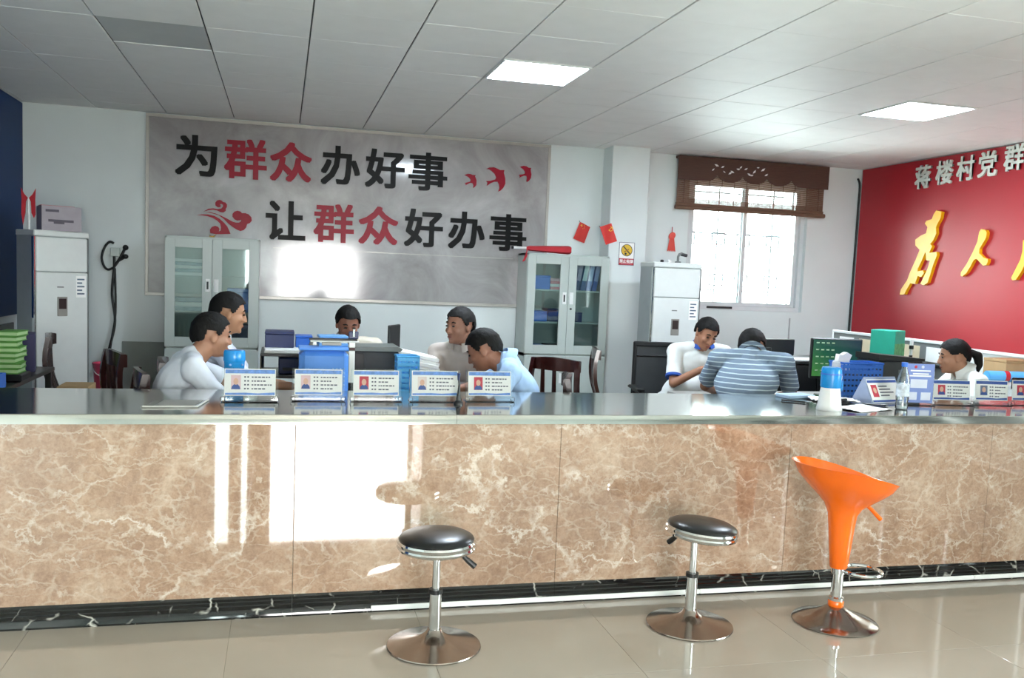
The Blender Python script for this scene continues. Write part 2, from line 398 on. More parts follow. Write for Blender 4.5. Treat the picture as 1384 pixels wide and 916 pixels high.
t = thing('door_1', None, None); del_keys(t); t['kind'] = 'structure'
m_blocker = M('brown_light_blocker', '5a4638', .45, var=.12)
f = MB(); yd = YF - .15
for a in ((-.85, 2.10, 1.75, 2.15), (-.85, 0, -.80, 2.10), (1.70, 0, 1.75, 2.10)): f.box(a[0], yd, a[1], a[2], yd + .07, a[3], .004)
f.build('door_frame', m_frame, t)
for x0, x1 in ((-.63, -.47), (-.40, -.10)): MB().box(x0, yd + .01, 0, x1, yd + .06, 2.10, .004).build('light_blocker', m_blocker, t)  # unseen opaque panels, added to break the door's reflection into slivers
for x0, x1 in ((-.80, -.63), (-.47, -.40)): MB().box(x0, yd + .03, 0, x1, yd + .036, 2.10).build('pane', m_glass, t, smooth=0)
for s_, hx_ in ((1, 1.70),):
    lf_ = MB(); lf_.T = Matrix.Translation((hx_, yd, 0)) @ Matrix.Rotation(R_(-95), 4, 'Z')
    for q in ((-.85, .01, 0, -.80, .05, 2.09), (-.05, .01, 0, 0, .05, 2.09), (-.80, .01, 0, -.05, .05, .1), (-.80, .01, 2.0, -.05, .05, 2.09)): lf_.box(*q, .003)
    lo_ = lf_.build('door_leaf', m_frame, t)
    g_ = MB(); g_.T = lf_.T; g_.box(-.80, .027, .1, -.05, .033, 2.0); g_.build('pane', m_glass, lo_, smooth=0)
    h_ = MB(); h_.T = lf_.T; h_.tube([(-.78, -.02, .9), (-.78, -.02, 1.25)], .012); h_.build('door_handle', m_chrome, lo_)
struct('ground', MB().box(-14, -22, -0.2, 18, YF - WT, -0.02), m_concrete)

# ---- floor
mb = MB()
TX0, TP = -0.188 - 0.81 * 3, 0.81
ty = [4.03 - TP * k for k in range(5)]
mb.box(XL, ty[0], -0.15, XR, YB, 0.0); mb.box(XL, YF - WT, -0.15, XR, ty[-1], 0.0); mb.box(XL, ty[-1], -0.15, XR, ty[0], -0.006)
m_floor_far = grid_mat('polished_beige_tile_far', 'aaa196', '8d8578', 0.81, (0.188, -4.03 + .81 * 20, 0), 0.002, 0.08)
floor = struct('floor', mb, m_floor_far)
tile_mesh = None
gx = [TX0 + TP * k for k in range(0, 13)]
for r in range(4):
    for c in range(12):
        x0, x1 = max(gx[c], XL), min(gx[c + 1], XR)
        if x1 - x0 < 0.05: continue
        full = abs((x1 - x0) - TP) < 1e-4
        if full:
            if tile_mesh is None:
                o = MB().box(-TP / 2 + .0006, -TP / 2 + .0006, -0.006, TP / 2 - .0006, TP / 2 - .0006, 0, .0006).build('floor_tile', m_floor, floor)
                tile_mesh = o.data
            else: o = put('floor_tile', tile_mesh, floor)
        else:
            hw = (x1 - x0) / 2
            o = MB().box(-hw + .0006, -TP / 2 + .0006, -0.006, hw - .0006, TP / 2 - .0006, 0, .0006).build('floor_tile', m_floor, floor)
        o.location = ((x0 + x1) / 2, (ty[r] + ty[r + 1]) / 2, 0)

# ---- ceiling: slab and 600 mm tiles
m_ceil_far = grid_mat('aluminium_ceiling_far', 'f0f1ef', '6b6e6d', 0.6, (-0.1345 + 6, -4.48 + 12, 0), 0.004, 0.4)
cxs = [XL] + [0.1345 + 0.6 * k for k in range(-4, 11)] + [XR]
cys = [2.08 + 0.6 * k for k in range(12)] + [YB]
mb = MB(); mb.box(XL, YF, ZC, XR, 2.08, ZC + .15); 
ceil = struct('ceiling', mb, m_ceil_far)
MB().box(XL, 2.08, ZC + 0.014, XR, YB, ZC + 0.15).build('ceiling_grid', m_gap, ceil, smooth=0)
LIGHT_CELLS = []
def led(x, y, label):
    t = thing('ceiling_light', label, 'ceiling light', (x, y, ZC), 0, 'square panel lights in the ceiling')
    f = MB()
    for a in ((-.298, -.298, .298, -.278), (-.298, .278, .298, .298), (-.298, -.278, -.278, .278), (.278, -.278, .298, .278)):
        f.box(a[0], a[1], -.008, a[2], a[3], .012, .002)
    f.build('frame', m_white, t)
    MB().box(-.278, -.278, -.004, .278, .278, .008).build('diffuser', m_led, t, smooth=0)
m_led = M('led_diffuser', 'ffffff', 0.5, emit=(228, 242, 255), estr=LED_STRENGTH)
lit = {(1.3345, 5.68): 'lit square ceiling panel light nearest the photo centre', (4.3345, 5.68): 'lit square ceiling panel light in front of the red board'}
ctile = None
for j in range(len(cys) - 1):
    for i in range(len(cxs) - 1):
        x0, x1, y0, y1 = cxs[i], cxs[i + 1], cys[j], cys[j + 1]
        if x1 - x0 < 0.03 or y1 - y0 < .03: continue
        hit = [k for k in lit if abs(k[0] - x0) < .02 and abs(k[1] - y0) < .02]
        if hit:
            led((x0 + x1) / 2, (y0 + y1) / 2, lit[hit[0]]); continue
        off = abs(x0 + 1.0655) < .02 and abs(y0 - 5.68) < .02
        gxw, gyw = .0045, .0018
        if abs((x1 - x0) - .6) < 1e-3 and abs((y1 - y0) - .6) < 1e-3 and not off:
            if ctile is None:
                o = MB().box(-.3 + gxw, -.3 + gyw, 0, .3 - gxw, .3 - gyw, .012, .002).build('ceiling_tile', m_ceil, ceil); ctile = o.data
            else: o = put('ceiling_tile', ctile, ceil)
            o.location = ((x0 + x1) / 2, (y0 + y1) / 2, ZC + random.uniform(0, .0012)); o.rotation_euler = (R_(random.uniform(-.12, .12)), R_(random.uniform(-.12, .12)), 0)
        else:
            hx, hy = (x1 - x0) / 2, (y1 - y0) / 2
            o = MB().box(-hx + gxw, -hy + gyw, 0, hx - gxw, hy - gyw, .012, .002).build('ceiling_tile', m_ceil_off if off else m_ceil, ceil)
            o.location = ((x0 + x1) / 2, (y0 + y1) / 2, ZC + (.004 if off else 0))
            if off: o['label'] = 'duller grey ceiling tile'

# ---- back window with grille
win = thing('window_1', None, None, (0, 0, 0)); del_keys(win); win['kind'] = 'structure'
mb = MB(); y0, y1 = 9.10, 9.17
for a in ((4.25, 1.285, 5.70, 1.335), (4.25, 2.67, 5.70, 2.72), (4.25, 1.335, 4.30, 2.67), (5.65, 1.335, 5.70, 2.67)):
    mb.box(a[0], y0, a[1], a[2], y1, a[3], .004)
mb.build('window_frame', m_frame, win)
for (xa, xb, ya) in ((4.30, 4.985, 9.105), (4.925, 5.65, 9.14)):
    s = MB()
    for a in ((xa, 1.335, xb, 1.375), (xa, 2.63, xb, 2.67), (xa, 1.375, xa + .04, 2.63), (xb - .04, 1.375, xb, 2.63)):
        s.box(a[0], ya, a[1], a[2], ya + .03, a[3], .003)
    so = s.build('sash', m_frame, win)
    MB().box(xa + .04, ya + .012, 1.375, xb - .04, ya + .017, 2.63).build('pane', m_glass, so, smooth=0)
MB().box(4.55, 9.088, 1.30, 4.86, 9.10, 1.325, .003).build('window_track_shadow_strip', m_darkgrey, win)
g = MB(); yy = 9.42
def bar(x0, z0, x1, z1, r=.0095): g.tube([(x0, yy, z0), (x1, yy, z1)], r, 6)
for xa, xb in ((4.33, 4.93), (5.02, 5.62)):
    w_ = xb - xa
    for z in (1.50, 2.14, 2.60): bar(xa, z, xb, z)
    for x in (xa + .10, xb - .14): bar(x, 1.32, x, 2.68)
    for (x, z) in ((xa + .02, 2.02), (xb - .20, 2.02), (xa + .02, 1.55), (xb - .20, 1.55)):
        bar(x, z, x + .16, z); bar(x + .16, z, x + .16, z + .13); bar(x + .16, z + .13, x, z + .13); bar(x, z + .13, x, z)
for x in (4.22, 5.73): bar(x, 1.30, x, 2.72, .01)
g.build('window_grille', m_iron, win)

# ---- boards on the side walls
o = MB().box(-.015, -2.5, 0, .015, 2.5, 1.88, .004).build('blue_wall_board', m_bluewall, None, (XL + .017, 6.54, 1.04))
tag(o, 'dark blue backdrop board covering the upper left wall', 'wall board')

# ================================================================ slogan panel on the back wall
m_panel = None
def panel_mat():
    m = bpy.data.materials.new('glossy_grey_brown_marble_print'); m.use_nodes = True; nt = m.node_tree; N = nt.nodes; L = nt.links; b = N['Principled BSDF']
    geo = N.new('ShaderNodeNewGeometry')
    n1 = N.new('ShaderNodeTexNoise'); n1.inputs['Scale'].default_value = 1.5; n1.inputs['Detail'].default_value = 9; n1.inputs['Roughness'].default_value = .62; n1.inputs['Distortion'].default_value = .8
    L.new(geo.outputs['Position'], n1.inputs['Vector'])
    rp = N.new('ShaderNodeValToRGB'); e = rp.color_ramp.elements; e[0].position = .3; e[0].color = lin('8f8a8b'); e[1].position = .7; e[1].color = lin('bebcbe')
    x = e.new(.5); x.color = lin('a7a4a5'); L.new(n1.outputs['Fac'], rp.inputs[0]); L.new(rp.outputs[0], b.inputs['Base Color'])
    b.inputs['Roughness'].default_value = .10; b.inputs['IOR'].default_value = 1.6
    n2 = N.new('ShaderNodeTexNoise'); n2.inputs['Scale'].default_value = 1.1; n2.inputs['Detail'].default_value = 1; L.new(geo.outputs['Position'], n2.inputs['Vector'])
    bp = N.new('ShaderNodeBump'); bp.inputs['Strength'].default_value = .05; bp.inputs['Distance'].default_value = .05; L.new(n2.outputs['Fac'], bp.inputs['Height']); L.new(bp.outputs[0], b.inputs['Normal'])
    return m
m_panel = panel_mat()
PX0, PX1, PZ0, PZ1 = -1.245, 2.66, 1.24, 2.92
pan = thing('slogan_panel', 'grey marble wall panel with black and red slogan characters', 'wall panel', ((PX0 + PX1) / 2, YB, PZ0))
ox, oz = (PX0 + PX1) / 2, PZ0
MB().box(PX0 - ox, -.022, 0, PX1 - ox, -.001, PZ1 - PZ0).build('panel_face', m_panel, pan, smooth=0)
m_trim = M('champagne_trim', 'b4b0aa', .3, .3)
for n_, a in (('t', (PX0, PZ1 - .03, PX1, PZ1)), ('b', (PX0, PZ0, PX1, PZ0 + .03)), ('l', (PX0, PZ0 + .03, PX0 + .03, PZ1 - .03)), ('r', (PX1 - .03, PZ0 + .03, PX1, PZ1 - .03))):
    MB().box(a[0] - ox, -.03, a[1] - oz, a[2] - ox, -.022, a[3] - oz, .003).build('edge_trim', m_trim, pan)
MB().box(-.09 - ox, -.0235, 1.735 - oz, 2.3 - ox, -.0215, 1.741 - oz).build('panel_joint', m_trim, pan, smooth=0)
rows = (('为群众办好事', (-.80, -.357, .062, .531, .963, 1.391), 2.562), ('让群众好办事', (.023, .48, .914, 1.365, 1.805, 2.239), 2.003))
for s, xs, z in rows:
    for k, ch in enumerate(s):
        red = ch in '群众'
        o = textobj('character', ch, .40, m_signred if red else m_signblack, pan, (xs[k] - ox, -.029, z - oz), FRONT, bold=.0105, extrude=.006)
        dx, dy = o.data.vertices[0].co.x, 0
        ext = [max(v.co[i] for v in o.data.vertices) for i in (0, 1)]
        o.scale = (.195 / ext[0] if ch not in '为让办' else .188 / ext[0], .188 / ext[1], 1)
        o['label'] = ('red' if red else 'black') + ' cut-out character ' + ch
POLY_cloud_a = [(-0.73, 2.045), (-0.687, 2.075), (-0.643, 2.082), (-0.604, 2.077), (-0.573, 2.083), (-0.556, 2.1), (-0.556, 2.119), (-0.57, 2.127), (-0.583, 2.122), (-0.574, 2.109), (-0.582, 2.094), (-0.604, 2.093), (-0.624, 2.11), (-0.626, 2.135), (-0.611, 2.156), (-0.587, 2.164), (-0.566, 2.157), (-0.557, 2.146), (-0.535, 2.143), (-0.519, 2.123), (-0.521, 2.098), (-0.53, 2.086), (-0.531, 2.063), (-0.551, 2.048), (-0.577, 2.049), (-0.608, 2.063), (-0.647, 2.068), (-0.687, 2.061)]
POLY_cloud_b = [(-0.712, 2.044), (-0.673, 2.044), (-0.625, 2.035), (-0.568, 2.015), (-0.515, 1.991), (-0.466, 1.966), (-0.435, 1.959), (-0.409, 1.96), (-0.391, 1.973), (-0.389, 1.989), (-0.405, 1.981), (-0.427, 1.978), (-0.449, 1.988), (-0.469, 2.012), (-0.469, 2.039), (-0.45, 2.063), (-0.424, 2.072), (-0.397, 2.066), (-0.383, 2.051), (-0.352, 2.053), (-0.321, 2.043), (-0.296, 2.017), (-0.291, 1.985), (-0.309, 1.961), (-0.333, 1.951), (-0.342, 1.918), (-0.363, 1.892), (-0.394, 1.881), (-0.425, 1.891), (-0.466, 1.916), (-0.506, 1.946), (-0.55, 1.989), (-0.594, 2.019), (-0.643, 2.032)]
POLY_cloud_c = [(-0.79, 2.01), (-0.743, 2.019), (-0.69, 2.022), (-0.634, 2.012), (-0.585, 1.987), (-0.545, 1.953), (-0.514, 1.918), (-0.496, 1.878), (-0.484, 1.849), (-0.566, 1.842), (-0.618, 1.84), (-0.667, 1.846), (-0.671, 1.878), (-0.654, 1.906), (-0.624, 1.919), (-0.597, 1.911), (-0.584, 1.891), (-0.59, 1.868), (-0.575, 1.876), (-0.571, 1.906), (-0.58, 1.942), (-0.607, 1.968), (-0.646, 1.991), (-0.699, 2.006), (-0.742, 2.01)]
POLY_bird_a = [(1.76, 2.555), (1.792, 2.57), (1.822, 2.57), (1.847, 2.561), (1.877, 2.564), (1.869, 2.551), (1.886, 2.511), (1.886, 2.464), (1.87, 2.442), (1.852, 2.432), (1.857, 2.456), (1.847, 2.479), (1.826, 2.483), (1.796, 2.467), (1.772, 2.453), (1.778, 2.465), (1.766, 2.476), (1.795, 2.486), (1.822, 2.495), (1.825, 2.513), (1.809, 2.532), (1.787, 2.546)]
POLY_bird_b = [(1.981, 2.63), (2.014, 2.648), (2.063, 2.654), (2.094, 2.643), (2.126, 2.63), (2.172, 2.633), (2.167, 2.606), (2.185, 2.548), (2.187, 2.495), (2.167, 2.452), (2.14, 2.424), (2.116, 2.412), (2.127, 2.45), (2.122, 2.485), (2.106, 2.511), (2.069, 2.508), (2.033, 2.491), (1.994, 2.462), (2.002, 2.495), (1.986, 2.509), (2.032, 2.516), (2.08, 2.533), (2.089, 2.554), (2.072, 2.588), (2.04, 2.615), (2.012, 2.63)]
POLY_bird_c = [(2.334, 2.677), (2.371, 2.691), (2.402, 2.688), (2.425, 2.675), (2.454, 2.674), (2.448, 2.655), (2.459, 2.609), (2.455, 2.572), (2.437, 2.544), (2.416, 2.529), (2.409, 2.54), (2.414, 2.57), (2.407, 2.59), (2.382, 2.591), (2.351, 2.577), (2.333, 2.567), (2.338, 2.583), (2.327, 2.597), (2.362, 2.603), (2.39, 2.613), (2.389, 2.634), (2.373, 2.653), (2.35, 2.668)]
POLY_brush_wei_outer = [(7.716, 2.389), (7.639, 2.369), (7.647, 2.307), (7.685, 2.252), (7.703, 2.217), (7.691, 2.159), (7.725, 2.093), (7.766, 2.057), (7.734, 2.036), (7.771, 1.968), (7.667, 1.977), (7.656, 1.946), (7.697, 1.852), (7.73, 1.748), (7.758, 1.668), (7.809, 1.643), (7.865, 1.656), (7.832, 1.704), (7.775, 1.81), (7.747, 1.889), (7.808, 1.895), (7.814, 1.948), (7.826, 1.98), (7.857, 1.917), (7.915, 1.81), (7.919, 1.783), (7.843, 1.794), (7.821, 1.768), (7.858, 1.725), (7.914, 1.735), (7.944, 1.654), (8.016, 1.658), (8.058, 1.603), (8.091, 1.542), (8.165, 1.535), (8.155, 1.59), (8.068, 1.69), (8.03, 1.778), (7.964, 1.896), (7.914, 2.002), (7.982, 2.047), (7.992, 2.106), (7.915, 2.146), (7.84, 2.165), (7.825, 2.227), (7.868, 2.266), (7.848, 2.292), (7.773, 2.304), (7.749, 2.354)]
POLY_brush_ren = [(7.099, 2.18), (7.044, 2.168), (7.024, 2.144), (7.031, 2.091), (7.065, 2.041), (7.1, 1.995), (7.096, 1.954), (7.032, 1.91), (6.987, 1.903), (6.983, 1.873), (6.998, 1.843), (7.037, 1.841), (7.087, 1.877), (7.126, 1.904), (7.157, 1.894), (7.192, 1.833), (7.236, 1.771), (7.289, 1.737), (7.309, 1.746), (7.308, 1.777), (7.245, 1.853), (7.183, 1.956), (7.131, 2.063), (7.119, 2.151)]
POLY_brush_min = [(6.593, 2.061), (6.545, 2.066), (6.54, 1.952), (6.542, 1.864), (6.585, 1.781), (6.634, 1.714), (6.674, 1.71), (6.689, 1.732), (6.652, 1.8), (6.605, 1.89), (6.59, 1.966)]
for nm, pl in (('cloud_emblem', POLY_cloud_a), ('cloud_emblem', POLY_cloud_b), ('cloud_emblem', POLY_cloud_c), ('swallow', POLY_bird_a), ('swallow', POLY_bird_b), ('swallow', POLY_bird_c)):
    MB().prism(pl, lambda u, v, s: (u - ox, -.034 if s == 0 else -.0215, v - oz)).build(nm, m_signred, pan, smooth=0)

# ================================================================ red board on the right wall
BX = XR - .03
brd = thing('red_wall_board', 'red backdrop board with white heading and yellow brush characters', 'wall board', (XR, 6.5, 1.06))
MB().box(-.03, 4.2 - 6.5, 0, -.001, 9.0 - 6.5, 1.86, .003).build('board_face', m_board, brd)
MB().box(-.034, 4.2 - 6.5, -.03, -.001, 9.0 - 6.5, 0, .003).build('board_edge', m_white, brd)
for ch, y, z in (('蒋', 7.98, 2.765), ('楼', 7.675, 2.78), ('村', 7.389, 2.79), ('党', 7.11, 2.80), ('群', 6.80, 2.825)):
    o = textobj('heading_character', ch, .24, m_letter, brd, (-.036, y - 6.5, z - 1.06 - .02), FACE_L, bold=.006, extrude=.012)
    ext = [max(v.co[i] for v in o.data.vertices) for i in (0, 1)]; o.scale = (.115 / ext[0], .118 / ext[1], 1)
    o['label'] = 'white raised character ' + ch
for pl, lab in ((POLY_brush_wei_outer, 'yellow brush character 为'), (POLY_brush_ren, 'yellow brush character 人'), (POLY_brush_min, 'yellow brush stroke cut by the photo edge')):
    o = MB().prism(pl, lambda u, v, s: (-.065 if s == 0 else -.028, u - 6.5, v - 1.06)).build('brush_character', m_yellow, brd, smooth=0)
    o['label'] = lab

# ================================================================ reception counter
CT0, CT1 = -2.30, 6.0
ctr = thing('reception_counter', 'long reception counter with tan marble front and steel top', 'counter', (1.85, 4.4, 0))
cl = lambda x: x - 1.85
MB().box(cl(CT0), 4.06 - 4.4, 0, cl(CT1), 4.28 - 4.4, .868).build('counter_core', m_deskgrey, ctr, smooth=0)
MB().box(cl(CT0), 4.70 - 4.4, 0, cl(CT1), 4.78 - 4.4, .868).build('back_panel', m_tan, ctr, smooth=0)
jx = [.07 + 1.2325 * k for k in range(-2, 6)]
jx[0] = CT0; jx[-1] = min(jx[-1], CT1)
for i in range(len(jx) - 1):
    MB().box(cl(jx[i]) + .0008, 4.035 - 4.4, .093, cl(jx[i + 1]) - .0008, 4.06 - 4.4, .870, .0012).build('marble_panel', marble, ctr)
# moulded black marble skirting, one length per panel
prof = [(4.010, 0.0), (4.010, .008), (4.0125, .016), (4.0153, .0245), (4.0185, .033), (4.022, .036), (4.022, .052), (4.026, .056), (4.026, .070), (4.0285, .073), (4.0285, .085), (4.034, .094), (4.06, .094), (4.06, 0.0)]
for i in range(len(jx) - 1):
    mb = MB(); mb.prism([(y - 4.4, z) for y, z in prof], lambda u, v, s, a=cl(jx[i]) + .0005, b=cl(jx[i + 1]) - .0005: (a if s == 0 else b, u, v)); mb.build('skirting', blackm, ctr, smooth=0)
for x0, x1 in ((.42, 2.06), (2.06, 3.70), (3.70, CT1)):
    MB().box(cl(x0) + .0006, 4.000 - 4.4, .009, cl(x1) - .0006, 4.0105 - 4.4, .033, .003).build('reflection_strip', m_white, ctr)  # white strip stands in for the bright reflection along the skirting
sx = [CT0, .79, 3.20, CT1]
for i in range(3):
    MB().prism([(4.012, .870), (4.0175, .906), (4.019, .910), (4.022, .912), (4.83, .912), (4.83, .870)], lambda u, v, s, a=cl(sx[i]) + .0006, b=cl(sx[i + 1]) - .0006: (a if s == 0 else b, u - 4.4, v)).build('countertop_sheet', m_steel, ctr, smooth=20)

# ================================================================ stools
def round_stool(label, loc, tilt, rz, lever_ang):
    t = thing('round_stool', label, 'stool', loc, rz, 'black round stools in front of the counter')
    MB().lathe([(0, .0), (.196, .0), (.198, .004), (.196, .008), (.15, .018), (.09, .034), (.055, .048), (.038, .062), (.030, .075), (.0, .075)], 48).build('base', m_worn, t)
    MB().lathe([(.0255, .06), (.0255, .235), (.0, .235)], 24).build('sleeve', m_chrome, t)
    MB().lathe([(.029, .228), (.029, .246), (.0, .246)], 24).build('collar', m_blackplastic, t)
    MB().lathe([(.0165, .24), (.0165, .42), (.0, .42)], 20).build('column', m_chrome, t)
    s = MB().lathe([(.0, .410), (.10, .410), (.150, .415), (.161, .421), (.165, .430), (.161, .437), (.163, .442), (.166, .451), (.162, .459), (.150, .461), (.0, .461)], 48).build('seat_rim', m_chrome, t)
    c = MB().lathe([(.0, .458), (.155, .458), (.157, .463), (.152, .471), (.13, .482), (.09, .490), (.05, .494), (.0, .496)], 48).build('seat_cushion', m_blackvinyl, t)
    for q in (s, c):
        q.location = (0, 0, 0); q.rotation_euler = tilt
    l = MB(); d = Vector((math.cos(lever_ang), math.sin(lever_ang), 0))
    l.tube([tuple(d * .09 + Vector((0, 0, .395))), tuple(d * .115 + Vector((0, 0, .385)))], .006, 8)
    l.tube([tuple(d * .105 + Vector((0, 0, .392))), tuple(d * .13 + Vector((0, 0, .37))), tuple(d * .16 + Vector((0, 0, .345)))], [.008, .012, .013], 10)
    l.build('height_lever', m_blackplastic, t)
    return t
round_stool('black round stool with side lever, nearest to the photo centre', (.645, 3.60, 0), (0, R_(-.5), 0), 0, R_(-12))
round_stool('black round stool with tilted seat beside the orange stool', (1.838, 3.655, 0), (0, R_(4.5), 0), 0, R_(110))
t = thing('bar_stool', 'orange moulded bar stool with chrome foot ring', 'stool', (2.552, 3.59, 0))
MB().lathe([(0, .0), (.192, .0), (.196, .004), (.192, .008), (.15, .022), (.10, .042), (.06, .062), (.034, .08), (.0, .08)], 48).build('base', m_worn, t)
MB().lathe([(.034, .075), (.036, .082), (.036, .102), (.032, .108), (.0, .108)], 28).build('base_collar', m_orange, t)
MB().lathe([(.033, .106), (.034, .120), (.026, .126), (.026, .29), (.0, .29)], 28).build('column', m_chrome, t)
def rim(p, a):
    x, y, z = p
    k = max(0.0, (z - .50) / .20)
    return (x * (1 + .06 * k) , y * (.92 if k > 0 else 1), z + k * (-.050 * math.cos(a) - .010 * math.cos(2 * a)))
MB().lathe([(.0, .262), (.037, .262), (.041, .27), (.050, .36), (.058, .45), (.068, .52), (.088, .56), (.126, .595), (.172, .635), (.210, .675), (.229, .715), (.235, .721), (.231, .721), (.222, .712), (.195, .672), (.15, .635), (.08, .612), (.0, .605)], 56, mod=rim).build('seat_shell', m_orange, t)
l = MB(); l.tube([(.085, -.02, .58), (.13, -.03, .545), (.178, -.04, .497)], [.008, .009, .010], 10); l.build('height_lever', m_orange, t)
rg = MB(); rg.tube([(.115 + .088 * math.cos(a), -.02 + .088 * math.sin(a), .246) for a in [2 * math.pi * k / 28 for k in range(28)]], .009, 8, closed=True); rg.build('foot_ring', m_chrome, t)
MB().lathe([(.031, .235), (.031, .268), (.0, .268)], 20).build('ring_clamp', m_chrome, t)
# ================================================================ filing cabinets
def cabinet(label, x0, w_, y_front=8.65):
    d, h = .385, 1.80
    t = thing('filing_cabinet', label, 'cabinet', (x0 + w_ / 2, y_front + d / 2, 0), 0, 'glass fronted steel cabinets')
    X0, X1, Y0, Y1 = -w_ / 2, w_ / 2, -d / 2, d / 2
    b = MB()
    b.box(X0, Y0 + .02, .05, X0 + .018, Y1, h); b.box(X1 - .018, Y0 + .02, .05, X1, Y1, h); b.box(X0, Y1 - .012, .05, X1, Y1, h)
    b.box(X0, Y0 + .02, h - .025, X1, Y1, h, .003); b.box(X0, Y0 + .02, .05, X1, Y1, .075); b.box(X0, Y0 + .02, .765, X1, Y1, .80); b.box(X0 + .03, Y0 + .05, 0, X1 - .03, Y1 - .03, .05)
    b.build('carcass', m_cab, t)
    for z in (1.10, 1.425): MB().box(X0 + .018, Y0 + .05, z, X1 - .018, Y1 - .012, z + .018, .002).build('shelf', m_cab, t)
    for sd in (-1, 1):
        a, c = (X0 + .004, -.0015) if sd < 0 else (.0015, X1 - .004)
        dr = MB(); st = .085; z0, z1 = .795, h - .018
        dr.box(a, Y0, z0, a + st, Y0 + .02, z1, .002); dr.box(c - st, Y0, z0, c, Y0 + .02, z1, .002); dr.box(a + st, Y0, z0, c - st, Y0 + .02, z0 + .09, .002); dr.box(a + st, Y0, z1 - .085, c - st, Y0 + .02, z1, .002)
        do = dr.build('glass_door', m_cab, t)
        MB().box(a + st, Y0 + .010, z0 + .09, c - st, Y0 + .014, z1 - .085).build('pane', m_glass, do, smooth=0)
        hx = (c - .036) if sd < 0 else (a + .036)
        pl = MB().box(hx - .02, Y0 - .006, 1.30, hx + .02, Y0, 1.42, .004); pl.build('handle', m_white, do)
        MB().box(hx - .008, Y0 - .0085, 1.325, hx + .008, Y0 - .006, 1.395, .002).build('handle_slot', m_darkgrey if sd < 0 else m_white, do)
        ld = MB().box(a, Y0, .075, c, Y0 + .02, .775, .003).build('lower_door', m_cab, t)
        MB().box(hx - .02, Y0 - .006, .50, hx + .02, Y0, .60, .004).build('handle', m_white, ld)
    MB().lathe([(.011, 0), (.011, .008), (0, .008)], 14).build('lock', m_darkgrey, t, (.036, Y0, 1.255), (R_(90), 0, 0))
    return t
cabinet('grey steel glass cabinet left of the slogan, behind the two men', -1.03, .82)
cabinet('grey steel glass cabinet beside the white column', 2.36, .865)
def simple(name, mb, mat, loc, label, cat, group=None, rz=0, smooth=35):
    o = mb.build(name, mat, None, loc, (0, 0, rz), smooth); return tag(o, label, cat, group)
# contents, right cabinet (interior X 2.38..3.205, Y 8.70..9.02)
bc = ('8b8698', '9d97ad', 'b9cfd0', '8fa4c8', '7f8fc0')
for k in range(5):
    t = thing('binder', '%s ring binder on the top shelf of the right cabinet' % ('leftmost', 'second from left', 'middle', 'second from right', 'rightmost')[k], 'binder', (2.845 + k * .062, 8.72, 1.443), 0, 'binders in the right cabinet')
    t.rotation_euler = (0, R_(9 + (k == 0) * 3), 0)
    MB().box(-.025, 0, 0, .025, .24, .29, .003).build('cover', M('binder_cover_%d' % k, ('3c3f55', '34446e', '284f80', '2a549a', '2b4a90')[k], .5), t)
    MB().box(-.021, -.002, .10, .021, .0, .28).build('spine_label', M('binder_label_%d' % k, bc[k], .6), t, smooth=0)
def boxthing(label, x, y, z, sx, sy, sz, mat, cat='box', name='file_box', group=None, rz=0, lid=True):
    t = thing(name, label, cat, (x, y, z), rz, group)
    MB().box(-sx / 2, -sy / 2, 0, sx / 2, sy / 2, sz * (.84 if lid else 1), .004).build('box_body', mat, t)
    if lid: MB().box(-sx / 2 - .002, -sy / 2 - .002, sz * .84 + .001, sx / 2 + .002, sy / 2 + .002, sz, .004).build('lid', mat, t)
    return t
boxthing('blue box on the top shelf of the right cabinet', 2.54, 8.84, 1.443, .16, .26, .14, m_blue)
m_redpaper = M('red_printed_cover', 'cf6a78', .5, var=.3, scale=25)
for k in range(4): simple('folder', MB().box(-.075, -.11, 0, .075, .11, .028, .003), (m_redpaper, m_paper, m_redpaper, M('pale_pink_cover', 'd9a9b4', .6))[k], (2.705, 8.84, 1.443 + k * .029), ('red folder at the bottom of the pile', 'white folder second from the bottom of the pile', 'red folder third from the bottom of the pile', 'pink folder on top of the pile')[k] + ' in the right cabinet', 'folder', 'folders in the right cabinet')
boxthing('blue box on the middle shelf of the right cabinet', 2.52, 8.84, 1.118, .17, .24, .105, m_blue)
boxthing('navy box on the middle shelf of the right cabinet', 2.69, 8.86, 1.118, .14, .22, .13, m_navy)
boxthing('dark blue box on the middle shelf behind the right door', 2.92, 8.86, 1.118, .14, .22, .10, m_navy)
boxthing('flat blue box at the bottom left inside the right cabinet', 2.52, 8.84, .80, .18, .24, .075, m_blue)
boxthing('flat blue box at the bottom right inside the right cabinet', 3.02, 8.84, .80, .20, .24, .06, m_blue)
for k in range(3): simple('notebook', MB().box(-.07, -.1, 0, .07, .1, .028, .004), (m_darkgrey, m_paper, m_blackplastic)[k], (2.70, 8.83, .80 + k * .029), ('dark grey notebook under the white one', 'white notebook between two dark ones', 'black notebook on top of the white one')[k] + ' inside the right cabinet', 'notebook', 'notebooks in the right cabinet', rz=.1 * k)
